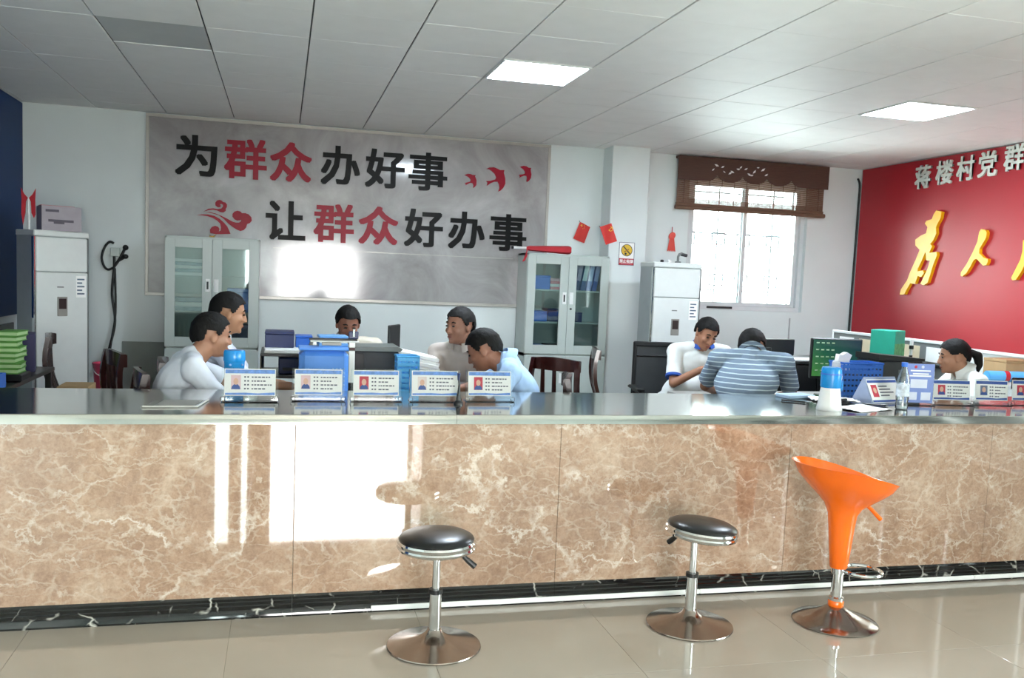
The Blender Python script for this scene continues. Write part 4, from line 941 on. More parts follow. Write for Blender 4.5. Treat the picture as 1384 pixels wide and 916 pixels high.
MB().prism([(-.155, .285), (-.13, .312), (.14, .318), (.175, .30), (.155, .285)], lambda u, v, s: (u, -.14 if s == 0 else .16, v)).build('top_cover', M('grey_cover', '6e7470', .4), t, smooth=0)
t = thing('monitor', 'thin dark monitor seen from its edge behind the black printer', 'monitor', (.76, 6.22, .75), R_(62))
MB().box(-.10, -.008, .16, .10, .012, .44, .006).build('screen_case', m_blackplastic, t); MB().box(-.02, .0, 0, .02, .03, .3, .004).build('stand', m_blackplastic, t); MB().box(-.08, -.06, 0, .08, .08, .012, .003).build('foot', m_blackplastic, t)
t = thing('blue_folder', 'blue folder on top of the large blue storage box', 'folder', (.31, 5.62, 1.085), R_(4))
MB().box(-.09, -.07, 0, .085, .07, .022, .004).box(-.09, -.07, .05, .085, .07, .066, .004).build('cover', M('sky_blue_cover', '6fa8dc', .5), t); MB().box(-.085, -.066, .022, .08, .066, .05).build('pages', m_paper, t, smooth=0)
t = thing('desk_device', 'small round grey and blue device beside the man facing the counter', 'device', (.34, 6.22, .75))
MB().lathe([(0, 0), (.05, 0), (.05, .01), (.012, .02), (.012, .26), (0, .26)], 18).build('base', m_blue, t)
m = MB(); m.T = Matrix.Rotation(R_(80), 4, 'Y'); m.lathe([(0, -.03), (.04, -.03), (.055, -.01), (.055, .02), (.04, .035), (0, .035)], 20); m.build('round_head', M('blue_grey_plastic', '6f8fb4', .4), t, (0, 0, .31))
t = thing('wire_basket', 'light blue perforated plastic basket on the middle desk', 'basket', (.735, 5.36, .75))
b = MB(); n = 9
for k in range(n + 1):
    z = k * .031
    for a in ((-.065, -.06, .065, -.056), (-.065, .056, .065, .06), (-.065, -.056, -.061, .056), (.061, -.056, .065, .056)): b.box(a[0], a[1], z, a[2], a[3], z + .018)
for k in range(6):
    x = -.065 + k * .025; b.box(x, -.0595, 0, x + .01, -.0565, .30); b.box(x, .0565, 0, x + .01, .0595, .30)
    y = -.06 + k * .022; b.box(-.0645, y, 0, -.0615, y + .01, .30); b.box(.0615, y, 0, .0645, y + .01, .30)
b.box(-.065, -.06, 0, .065, .06, .004)
b.build('lattice', M('light_blue_plastic', '59b0ea', .35), t, smooth=0)
MB().tube([(-.065, -.06, .305), (.065, -.06, .305), (.065, .06, .305), (-.065, .06, .305)], .007, 6, closed=True).build('rim', M('light_blue_plastic', '59b0ea', .35), t)
# pile of white papers
t = thing('paper_heap', 'sloping heap of white papers on the middle desk', 'paper', (.905, 5.98, .75), R_(-6))
for k in range(11): 
    o = MB().box(-.15, -.11, 0, .15, .11, .024, .003).build('sheaf', m_paper, t, (-.04 + .012 * (k % 3), .01 * (k % 2), k * .0245), (0, R_(k * 1.1), R_(4 * (k % 4) - 6)))

# ================================================================ left desk
t = thing('file_rack', 'black and white file rack at the left photo edge', 'file rack', (-1.86, 6.55, .75))
for x in (-.09, .0): MB().box(x, -.14, 0, x + .012, .14, .36, .003).build('divider', m_blackplastic, t)
MB().box(-.07, -.142, 0, .10, -.13, .34, .003).build('white_front', m_white, t); MB().box(.10, -.143, 0, .115, .14, .36, .003).build('end_plate', m_blackplastic, t); MB().box(-.09, -.14, -.0, .115, .14, .008).build('rack_base', m_blackplastic, t, smooth=0)
simple('letter_tray', MB().box(-.09, -.12, 0, .09, .12, .05, .008), m_blackplastic, (-1.645 + .02 - .07, 6.42, .75), 'black tray under the green booklets', 'tray')
nm = ('lowest', 'second', 'third', 'fourth', 'fifth', 'sixth', 'seventh', 'topmost')
for k in range(8):
    t = thing('green_booklet', '%s green booklet in the stack on the left desk' % nm[k], 'booklet', (-1.70 + .012 * math.sin(k * 2.1), 6.42, .80 + k * .0345), R_(6 * math.sin(k * 1.7)), 'green booklets on the left desk')
    MB().box(-.07, -.10, 0, .07, .10, .007, .002).box(-.07, -.10, .026, .07, .10, .033, .002).build('cover', m_green, t); MB().box(-.066, -.096, .007, .066, .096, .026).build('pages', M('pale_green_paper', 'a9c890', .7), t, smooth=0)
t = thing('document_tray', 'blue tray at the lower left photo edge', 'tray', (-1.78, 5.95, .75))
MB().box(-.15, -.12, 0, .15, .12, .015, .003).box(-.15, -.12, .015, -.14, .12, .09, .002).box(.14, -.12, .015, .15, .12, .09, .002).box(-.14, .11, .015, .14, .12, .09, .002).build('tray_body', m_blue, t); MB().box(-.12, -.1, .016, .12, .1, .06, .003).build('papers', M('blue_paper', '4f86cf', .6), t)
boxthing('purple and blue bag of papers beside the green booklets', -1.78, 6.95, .75, .20, .2, .27, M('violet_navy', '333055', .6), 'box', 'file_box', rz=.2, lid=False)
boxthing('brown carton on the floor in front of the left air conditioner', -1.40, 6.90, 0, .20, .26, .665, m_carton, 'box', 'carton', lid=True)
t = thing('plastic_bucket', 'pink plastic bucket under the hanging cable', 'bucket', (-1.50, 8.62, 0))
MB().lathe([(0, 0), (.08, 0), (.085, .02), (.115, .62), (.122, .63), (.122, .642), (.112, .642), (.108, .62), (.078, .03), (0, .03)], 28).build('bucket_body', m_pink, t); MB().tube([(.118 * math.cos(a), .118 * math.sin(a), .63 - .1 * abs(math.sin(a))) for a in [math.pi * k / 10 + math.pi for k in range(11)]], .004, 6).build('bail', m_white, t)

# ================================================================ right desks
def monitor(label, loc, rz, w_, h, z0, screen):
    t = thing('monitor', label, 'monitor', loc, rz, 'computer monitors')
    MB().box(-w_ / 2, -.012, z0, w_ / 2, .022, z0 + h, .006).build('screen_case', m_blackplastic, t)
    if screen: MB().box(-w_ / 2 + .012, -.0135, z0 + .018, w_ / 2 - .012, -.0115, z0 + h - .012).build('screen', screen, t, smooth=0)
    MB().box(-.03, .02, .01, .03, .04, z0 + h * .5, .004).build('stand', m_blackplastic, t); MB().box(-.11, -.08, 0, .11, .10, .014, .004).build('foot', m_blackplastic, t)
    return t
def screen_mat():
    m = bpy.data.materials.new('green_desktop_screen'); m.use_nodes = True; nt = m.node_tree; N = nt.nodes; L = nt.links; b = N['Principled BSDF']
    tc = N.new('ShaderNodeTexCoord'); sp = N.new('ShaderNodeSeparateXYZ'); L.new(tc.outputs['Generated'], sp.inputs[0])
    rp = N.new('ShaderNodeValToRGB'); e = rp.color_ramp.elements; e[0].position = .0; e[0].color = lin('4f9a4a'); e[1].position = 1; e[1].color = lin('12384f'); x = e.new(.5); x.color = lin('276a52')
    sm_ = N.new('ShaderNodeMath'); sm_.operation = 'MULTIPLY_ADD'; sm_.inputs[1].default_value = .55; L.new(sp.outputs['Z'], sm_.inputs[0])
    s2 = N.new('ShaderNodeMath'); s2.operation = 'MULTIPLY'; s2.inputs[1].default_value = .5; L.new(sp.outputs['X'], s2.inputs[0]); L.new(s2.outputs[0], sm_.inputs[2])
    L.new(sm_.outputs[0], rp.inputs[0]); L.new(rp.outputs[0], b.inputs['Emission Color']); b.inputs['Emission Strength'].default_value = .3; b.inputs['Base Color'].default_value = (.01, .01, .01, 1); b.inputs['Roughness'].default_value = .15
    return m
t = monitor('monitor with green screen beside the striped shirt', (4.05, 5.92, .75), R_(-8), .40, .305, .14, screen_mat())
ic = MB()
for i in range(5):
    for j in range(4): ic.box(-.165 + j * .04, -.0145, .405 - i * .052, -.142 + j * .04, -.0132, .414 - i * .052)
ic = ic.build('screen_icons', M('icon_pale', 'a8c0a0', .5, emit='a8c0a0', estr=.08), t, smooth=0); ic['kind'] = 'stuff'
monitor('black monitor seen from behind on the black cupboard', (4.15, 7.10, .955), R_(185), .57, .145, .004, None)
# printer under the monitor's right
t = thing('desktop_printer', 'black printer tower at the right of the green screen', 'printer', (4.20, 5.48, .75))
MB().box(-.18, -.11, 0, .18, .15, .33, .008).build('body', m_darkgrey, t); MB().prism([(-.185, .332), (.185, .332), (.185, .35), (-.185, .375)], lambda u, v, s: (u, -.115 if s == 0 else .155, v)).build('top_cover', m_blackplastic, t, smooth=0); MB().box(-.02, -.113, .2, .0, -.109, .27).build('badge', m_grey, t, smooth=0)
t = thing('file_box', 'teal green box standing on the black cupboard', 'box', (4.80, 6.33, .985), R_(32))
MB().box(-.105, -.10, 0, .105, .10, .265, .004).build('box_body', m_teal, t); MB().box(-.105, -.102, .05, .105, -.0995, .16).build('front_label', M('olive_print', '5ea06a', .6, var=.3, scale=30), t, smooth=0)
t = thing('desk_camera', 'slim black and white camera pole beside the teal box', 'camera stand', (4.96, 6.24, .985))
MB().box(-.05, -.04, 0, .05, .05, .012, .003).build('foot', m_blackplastic, t); MB().tube([(0, 0, .01), (0, 0, .07)], .014, 8).build('lower_post', m_blackplastic, t); MB().tube([(0, 0, .07), (0, 0, .12)], .012, 8).build('post', m_white, t); MB().tube([(0, 0, .12), (0, 0, .15)], .018, 8).build('joint', m_blackplastic, t); MB().tube([(0, 0, .15), (0, 0, .20)], .014, 8).build('camera_head', m_white, t)
t = thing('plastic_basket', 'blue perforated basket of papers behind the white thermos', 'basket', (3.73, 5.22, .75))
b = MB(); b.box(-.15, -.08, 0, .15, .08, .006)
for k in range(9):
    z = .01 + k * .036
    for a in ((-.15, -.08, .15, -.076), (-.15, .076, .15, .08), (-.15, -.076, -.146, .076), (.146, -.076, .15, .076)): b.box(a[0], a[1], z, a[2], a[3], z + .022)
for k in range(11):
    x = -.15 + k * .029; b.box(x, -.0795, 0, x + .012, -.0765, .325); b.box(x, .0765, 0, x + .012, .0795, .325)
b.build('lattice', m_blue, t, smooth=0); MB().tube([(-.15, -.08, .33), (.15, -.08, .33), (.15, .08, .33), (-.15, .08, .33)], .008, 6, closed=True).build('rim', m_blue, t)
MB().box(-.13, -.06, .006, .13, .06, .26, .004).build('contents', m_navy, t)
def crumple(name, label, loc, sx_, sy_, h, cat='paper', rz=0, n=12, seed=1, mat=m_paper):
    rd = random.Random(seed); V = []; Fs = []
    for side in (0, -.0012):
        rd = random.Random(seed)
        for j in range(n + 1):
            for i in range(n + 1):
                u, v = i / n - .5, j / n - .5
                z = h * (math.sin(3 * u + seed) * math.cos(4 * v) * .35 + rd.random() * .3 + .25)
                V.append((u * sx_, v * sy_, max(.0015, z) + side))
    k = (n + 1) ** 2
    for j in range(n):
        for i in range(n):
            q = (j * (n + 1) + i, j * (n + 1) + i + 1, (j + 1) * (n + 1) + i + 1, (j + 1) * (n + 1) + i); Fs += [q, tuple(x + k for x in q)[::-1]]
    for i in range(n):
        for q in ((i, i + 1), (n * (n + 1) + i, n * (n + 1) + i + 1), (i * (n + 1), (i + 1) * (n + 1)), (i * (n + 1) + n, (i + 1) * (n + 1) + n)): Fs.append((q[0], q[1], q[1] + k, q[0] + k))
    o = MB().add(V, Fs).build(name, mat, None, loc, (0, 0, rz), 80); return tag(o, label, cat)
t = thing('tissue_pack', 'white tissue pack standing in the blue basket behind the thermos', 'tissue', (3.615, 5.22, .75 + .262), R_(20))
MB().box(-.06, -.035, 0, .06, .035, .08, .012).build('pack', M('pale_grey_film', 'cfd3d8', .4), t)
MB().prism([(-.06, .078), (.06, .078), (.085, .115), (.03, .135), (-.02, .118), (-.05, .125)], lambda u, v, s: (u, -.02 + .03 * s, v)).build('tissue_sheet', m_paper, t, smooth=0)
for k in range(3): 
    o = simple('paper_bundle', MB().box(-.14, -.1, 0, .14, .1, .04, .01), (m_blue, m_blue, M('pale_blue_film', 'a9c4e6', .3))[k], (4.70, 6.95 - .0 * k, .955 + k * .0405), ('lowest blue', 'middle blue', 'topmost pale blue')[k] + ' bundle on the black cupboard under the window', 'bundle', 'wrapped bundles on the black cupboard', rz=.1 * k)
for k in range(2): simple('paper_sheet', MB().box(-.19, -.12, 0, .19, .12, .006, .001), m_paper, (4.18 - .30 * k + .1, 6.80, .955 + .007 * k), ('white sheets at the front of the black cupboard', 'white sheets at the left end of the black cupboard')[k], 'paper', rz=-.1 + .15 * k)
for k in range(4): simple('file_bundle', MB().box(-.14, -.12, 0, .14, .12, .03, .004), (m_paper, M('cream_paper', 'd8c8a8', .7), m_paper, M('cream_paper', 'd8c8a8', .7))[k], (5.82, 6.85, .86 + .031 * k), ('lowest white', 'second cream', 'third white', 'topmost cream')[k] + ' file bundle on the low white cupboard', 'file', 'files on the white cupboard', rz=.06 * k)
boxthing('brown carton on the low white cupboard at the right edge', 6.13, 6.45, .86, .30, .26, .165, m_carton, 'box', 'carton')
t = thing('rolled_banner', 'blue roll with a red band on the low white cupboard', 'roll', (5.86, 6.12, .86), R_(-8))
MB().tube([(-.23, 0, .045), (.23, 0, .045)], .044, 18).build('roll', M('light_blue_plastic', '59b0ea', .35), t); MB().tube([(-.085, 0, .045), (-.045, 0, .045)], .0465, 18, caps=False).build('band', m_red, t)

# ================================================================ things on the counter top
ZT = .912
m_bluehead = M('card_blue_print', '5f8fd8', .5, var=.25, scale=60); m_darkhead = M('card_dark_blue_print', '3355a0', .5, var=.1, scale=60)
m_print = M('card_text_grey', '55586a', .6); m_skinp = M('portrait_skin', 'd9ae98', .6); m_pred = M('portrait_red', 'c4384a', .6); m_pblue = M('portrait_suit', '2f4f94', .6)
def name_plate(label, x, y, w_, h, rz, head, side='L', pbg=m_pred, tilt=8, z0=.028):
    t = thing('name_plate', label, 'name plate', (x, y, ZT), rz, 'name plates on the counter')
    a = MB().box(-w_ / 2 - .012, -.003, .004, w_ / 2 + .012, 0, h + z0 + .006, .001).box(-w_ / 2 - .012, .006, .004, w_ / 2 + .012, .009, h + z0 + .006, .001).build('holder', m_acr, t, rot=(R_(-tilt), 0, 0))
    MB().box(-w_ / 2 - .012, -.03, 0, w_ / 2 + .012, .065, .005, .001).build('holder_foot', m_acr, t)
    for s in (-1, 1): MB().lathe([(0, 0), (.011, 0), (.011, .016), (.007, .02), (0, .02)], 12, c=(s * (w_ / 2 + .006), -.012, .004)).build('holder_stud', m_acr, t)
    c = MB().box(-w_ / 2, .001, z0, w_ / 2, .004, z0 + h).build('card', m_paper, t, rot=(R_(-tilt), 0, 0), smooth=0)
    MB().box(-w_ / 2 + .004, -.0002, z0 + h - .022, w_ / 2 - .004, .001, z0 + h - .004).build('header_band', head, c, smooth=0)
    MB().prism([(-w_ / 2 + .004, z0 + .004), (w_ / 2 - .004, z0 + .004), (w_ / 2 - .004, z0 + .017), (w_ * .15, z0 + .012), (-w_ * .1, z0 + .015), (-w_ / 2 + .004, z0 + .013)], lambda u, v, s: (u, -.0002 + .0012 * s, v)).build('footer_band', head, c, smooth=0)
    px = -w_ / 2 + .03
    po = MB().box(px, -.0002, z0 + .030, px + .045, .001, z0 + h - .03).build('portrait', pbg, c, smooth=0)
    zc = z0 + h * .53
    MB().prism([(px + .0225 + .0115 * math.cos(k), zc + .016 * math.sin(k)) for k in [2 * math.pi * i / 14 for i in range(14)]], lambda u, v, s: (u, -.001 + .0008 * s, v)).build('portrait_face', m_skinp, po, smooth=0)
    MB().prism([(px + .002, z0 + .031), (px + .043, z0 + .031), (px + .040, z0 + .045), (px + .030, zc - .013), (px + .015, zc - .013), (px + .005, z0 + .045)], lambda u, v, s: (u, -.0008 + .0008 * s, v)).build('portrait_suit', m_pblue, po, smooth=0)
    g = MB(); rd = random.Random(int(x * 100))
    for k in range(4):
        z = z0 + h - .042 - k * .0185
        xx = px + .06
        lim = w_ / 2 - .015 - (.03 if k % 2 else 0)
        g.box(xx, -.0002, z, xx + .008, .001, z + .007); g.box(xx + .014, -.0002, z, xx + .022, .001, z + .007)
        xx += .034
        while xx < lim - .008:
            ww = rd.uniform(.006, .016); g.box(xx, -.0002, z, min(xx + ww, lim), .001, z + .006); xx += ww + .004
    g.build('printed_lines', m_print, c, smooth=0)
    return t
name_plate('leftmost name plate, in front of the blue cup', -.138, 4.40, .235, .128, 0, m_bluehead, pbg=M('portrait_pale', 'e2c4c8', .6))
name_plate('name plate in front of the blue storage box', .182, 4.44, .228, .126, 0, m_bluehead, pbg=M('portrait_pale', 'e2c4c8', .6))
name_plate('name plate in front of the black printer and white camera pole', .462, 4.44, .225, .125, 0, m_bluehead)
name_plate('name plate behind the tiny black stand', .757, 4.44, .235, .127, 0, m_bluehead, pbg=M('portrait_faded', 'e6dad6', .6))
name_plate('name plate in front of the man in the light blue shirt', 1.045, 4.46, .225, .126, 0, m_bluehead)
name_plate('name plate right of the blue information sign', 3.828, 4.43, .232, .118, R_(-8), m_darkhead, tilt=6)
name_plate('second name plate right of the blue information sign', 4.11, 4.43, .205, .118, R_(-8), m_darkhead, pbg=M('portrait_grey', '6c7890', .6), tilt=6)
name_plate('name plate cut by the right photo edge', 4.38, 4.43, .215, .122, R_(-8), m_darkhead, tilt=6)
# A-frame plate
t = thing('tent_name_plate', 'tilted tent shaped name plate beside the water bottle', 'name plate', (3.42, 4.56, ZT), R_(12), 'name plates on the counter')
MB().prism([(-.078, 0), (.078, 0), (.0, .146)], lambda u, v, q: (-.13 if q == 0 else .13, u, v)).build('frosted_body', M('frosted_acrylic', '98a4c0', .25, var=.08), t, smooth=0)
c = MB().box(-.12, -.0015, .004, .12, .0, .15).build('card', m_paper, t, (0, -.0805, .0), (R_(-28.2), 0, 0), 0)
MB().box(-.118, -.0027, .128, .118, -.0015, .144).build('header_band', m_darkhead, c, smooth=0); MB().box(-.118, -.0027, .008, .118, -.0015, .02).build('footer_band', m_darkhead, c, smooth=0); MB().box(-.10, -.0027, .04, -.055, -.0015, .115).build('portrait', m_pred, c, smooth=0)
MB().prism([(-.0775 + .012 * math.cos(k), .08 + .018 * math.sin(k)) for k in [2 * math.pi * i / 14 for i in range(14)]], lambda u, v, q: (u, -.0035 + .0008 * q, v)).build('portrait_face', m_skinp, c, smooth=0)
g = MB()
for k in range(4): g.box(-.04, -.0027, .102 - .019 * k, .03 + .02 * (k % 3), -.0015, .109 - .019 * k)
g.build('printed_lines', m_print, c, smooth=0)
# blue info sign
t = thing('information_sign', 'upright pale blue information sign in a clear stand beside the water bottle', 'sign', (3.585, 4.42, ZT), R_(-10))
MB().box(-.088, -.004, .004, .088, .004, .245, .001).build('stand_sheet', m_acr, t); MB().box(-.088, -.03, 0, .088, .05, .005, .001).build('stand_foot', m_acr, t)
c = MB().box(-.084, -.0065, .014, .084, -.0045, .24).build('sheet', M('violet_blue_sheet', '7f93cf', .5, var=.05), t, smooth=0)
h_ = MB()
for (x0, x1, z) in ((-.06, .06, .196), (-.045, .05, .178), (-.065, .065, .166)): h_.box(x0, -.0078, z, x1, -.0065, z + .008)
h_.build('heading_print', m_paper, c, smooth=0)
for k, a in enumerate(((-.055, .10, .045, .15), (-.07, .03, -.012, .075), (.012, .03, .07, .075))): MB().box(a[0], -.0078, a[1], a[2], -.0065, a[3]).build('white_square', M('pale_sheet', 'dde2f2', .5), c, smooth=0)
MB().ell((-.03, -.0075, .222), (.009, .001, .009), 12, 8).build('round_emblem', m_pred, c); MB().ell((.012, -.0075, .222), (.009, .001, .009), 12, 8).build('round_emblem', M('pale_sheet', 'dde2f2', .5), c)
# water bottle
t = thing('water_bottle', 'clear plastic water bottle with blue cap on the counter', 'bottle', (3.345, 4.25, ZT))
MB().lathe([(0, .002), (.028, 0), (.033, .006), (.034, .03), (.032, .045), (.034, .06), (.034, .15), (.032, .17), (.026, .195), (.016, .225), (.014, .24), (0, .241)], 28).build('bottle_body', glass_mat('clear_pet', (226, 236, 240), .10, .06, 1.45), t)
MB().lathe([(.0345, .075), (.0348, .145)], 28).build('label_band', M('bottle_label', 'c8d2dc', .4, var=.35, scale=40), t); MB().lathe([(0, .238), (.0165, .238), (.0165, .262), (0, .264)], 18).build('cap', m_blue, t)
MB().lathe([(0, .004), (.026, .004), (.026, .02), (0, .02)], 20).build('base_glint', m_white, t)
# thermos
t = thing('thermos_cup', 'white thermos cup with blue flip lid on the counter', 'cup', (2.865, 4.215, ZT))
MB().lathe([(0, 0), (.066, 0), (.068, .006), (.062, .03), (.053, .10), (.050, .122), (0, .122)], 36).build('cup_body', m_white, t)
MB().lathe([(0, .122), (.052, .122), (.054, .13), (.054, .20), (.052, .222), (.046, .232), (0, .234)], 36).build('lid', m_sky, t); MB().lathe([(.0545, .192), (.0555, .196), (.0545, .2)], 36).build('lid_ring', m_blue, t)
MB().box(.045, -.02, .10, .072, .02, .165, .012).build('lid_latch', m_sky, t); MB().box(.05, -.012, .16, .062, .012, .19, .004).build('latch_pin', m_white, t)
# blue cup at the left
t = thing('blue_cup', 'bright blue lidded cup behind the leftmost name plate', 'cup', (-.226, 4.72, ZT))
MB().lathe([(0, 0), (.042, 0), (.044, .005), (.051, .16), (0, .16)], 28).build('cup_body', m_sky, t); MB().lathe([(0, .161), (.053, .161), (.054, .165), (.053, .205), (.048, .216), (0, .218)], 28).build('lid', m_sky, t)
for a in (-40, -110): MB().ell((.0515 * math.cos(R_(a)), .0515 * math.sin(R_(a)), .145), (.006, .006, .006), 10, 8).build('stud', M('pale_blue_dots', '8fb8ee', .4), t)
# tiny black stand
t = thing('pen_stand', 'tiny black pen stand on the counter in front of the name plates', 'stand', (.862, 4.36, ZT))
MB().lathe([(0, 0), (.024, 0), (.024, .008), (.012, .02), (.009, .05), (0, .05)], 16).build('foot', m_blackplastic, t); MB().tube([(0, 0, .045), (.002, 0, .10), (-.002, 0, .125)], [.008, .005, .003], 8).build('stem', m_blackplastic, t); MB().tube([(-.003, 0, .12), (-.002, 0, .155)], [.005, .009], 8).build('clip', m_navy, t)
# flat board with paper at the left
t = thing('clip_board', 'flat clear plastic board with a grey sheet on the counter', 'board', (-.46, 4.30, ZT), R_(2))
MB().prism([(-.135, -.10), (.10, -.10), (.14, .12), (-.09, .12)], lambda u, v, s: (u, v, .005 if s == 0 else 0)).build('plastic_board', M('smoky_plastic', '7d7a73', .08, var=.1), t, smooth=0)
MB().prism([(-.085, -.075), (.085, -.075), (.115, .10), (-.055, .10)], lambda u, v, s: (u, v, .0075 if s == 0 else .005)).build('sheet', M('grey_sheet', '8f8d86', .3), t, smooth=0)
MB().tube([(-.13, -.097, .005), (.10, -.097, .005), (.138, .118, .005)], .004, 6).build('edge_strip', M('pale_edge', 'cfcdc6', .3), t)
# papers and pens on the right
crumple('paper_sheet', 'loose white sheet lying on the counter beside the thermos', (3.10, 4.26, ZT), .30, .20, .012, rz=.35, seed=3)
crumple('paper_sheet', 'creased white sheet behind the thermos on the counter', (3.12, 4.55, ZT), .26, .16, .03, rz=-.2, seed=5)
simple('paper_bundle', MB().box(-.10, -.06, 0, .10, .06, .02, .003), M('pale_blue_paper', 'a8c0d8', .6), (2.96, 4.70, ZT), 'pale blue paper bundle at the back edge of the counter', 'paper', rz=.2)
def pen(label, loc, rz, col):
    t = thing('pen', label, 'pen', loc, rz)
    MB().tube([(-.07, 0, .006), (.06, 0, .006)], .005, 8).build('barrel', col, t); MB().tube([(.06, 0, .006), (.075, 0, .006)], [.004, .001], 8).build('tip', m_grey, t)
pen('black pen beside the loose white sheet', (3.27, 4.38, ZT), R_(-25), m_blackplastic); pen('black pen left of the thermos', (2.83, 4.50, ZT), R_(-40), m_blackplastic)
simple('stapler', MB().box(-.05, -.012, 0, .05, .012, .018, .004).box(-.05, -.010, .02, .045, .010, .034, .005), m_blackplastic, (3.08, 4.42, ZT), 'small black stapler between the white sheets', 'stapler', rz=.3)
# ================================================================ people
def remesh(mb, voxel, smooth_it=4, fac=.5, name='body'):
    me = bpy.data.meshes.new(name); me.from_pydata(mb.v, [], mb.f)
    bm = bmesh.new(); bm.from_mesh(me); bmesh.ops.recalc_face_normals(bm, faces=bm.faces); bm.to_mesh(me); bm.free()
    o = bpy.data.objects.new(name, me); COL.objects.link(o)
    r = o.modifiers.new('r', 'REMESH'); r.mode = 'VOXEL'; r.voxel_size = voxel; r.use_smooth_shade = True
    s = o.modifiers.new('s', 'SMOOTH'); s.iterations = smooth_it; s.factor = fac
    bpy.context.view_layer.update()
    out = bpy.data.meshes.new_from_object(o.evaluated_get(bpy.context.evaluated_depsgraph_get()))
    bpy.data.objects.remove(o); bpy.data.meshes.remove(me)
    out.polygons.foreach_set('use_smooth', [True] * len(out.polygons)); out.name = name
    return out
def cap(mb, p0, p1, r0, r1, n=12):          # tapered capsule
    p0, p1 = Vector(p0), Vector(p1); d = (p1 - p0); L = d.length; d = d / max(L, 1e-6)
    pts = []; rs = []
    for k in range(5): a = math.pi / 2 * k / 4; pts.append(p0 - d * r0 * math.cos(a)); rs.append(max(r0 * math.sin(a), 1e-4))
    for k in range(4, -1, -1): a = math.pi / 2 * k / 4; pts.append(p1 + d * r1 * math.cos(a)); rs.append(max(r1 * math.sin(a), 1e-4))
    mb.tube(pts, rs, n)
def ik(sh, wr, la, lb, pole):
    sh, wr = Vector(sh), Vector(wr); d = wr - sh; L = d.length
    if L > (la + lb) * .985: wr = sh + d.normalized() * (la + lb) * .985; d = wr - sh; L = d.length
    u = d.normalized(); a = (la * la - lb * lb + L * L) / (2 * L); h = math.sqrt(max(la * la - a * a, 0))
    p = Vector(pole); p = p - u * p.dot(u)
    if p.length < 1e-4: p = u.orthogonal()
    return sh + u * a + p.normalized() * h, wr
SKIN = {}
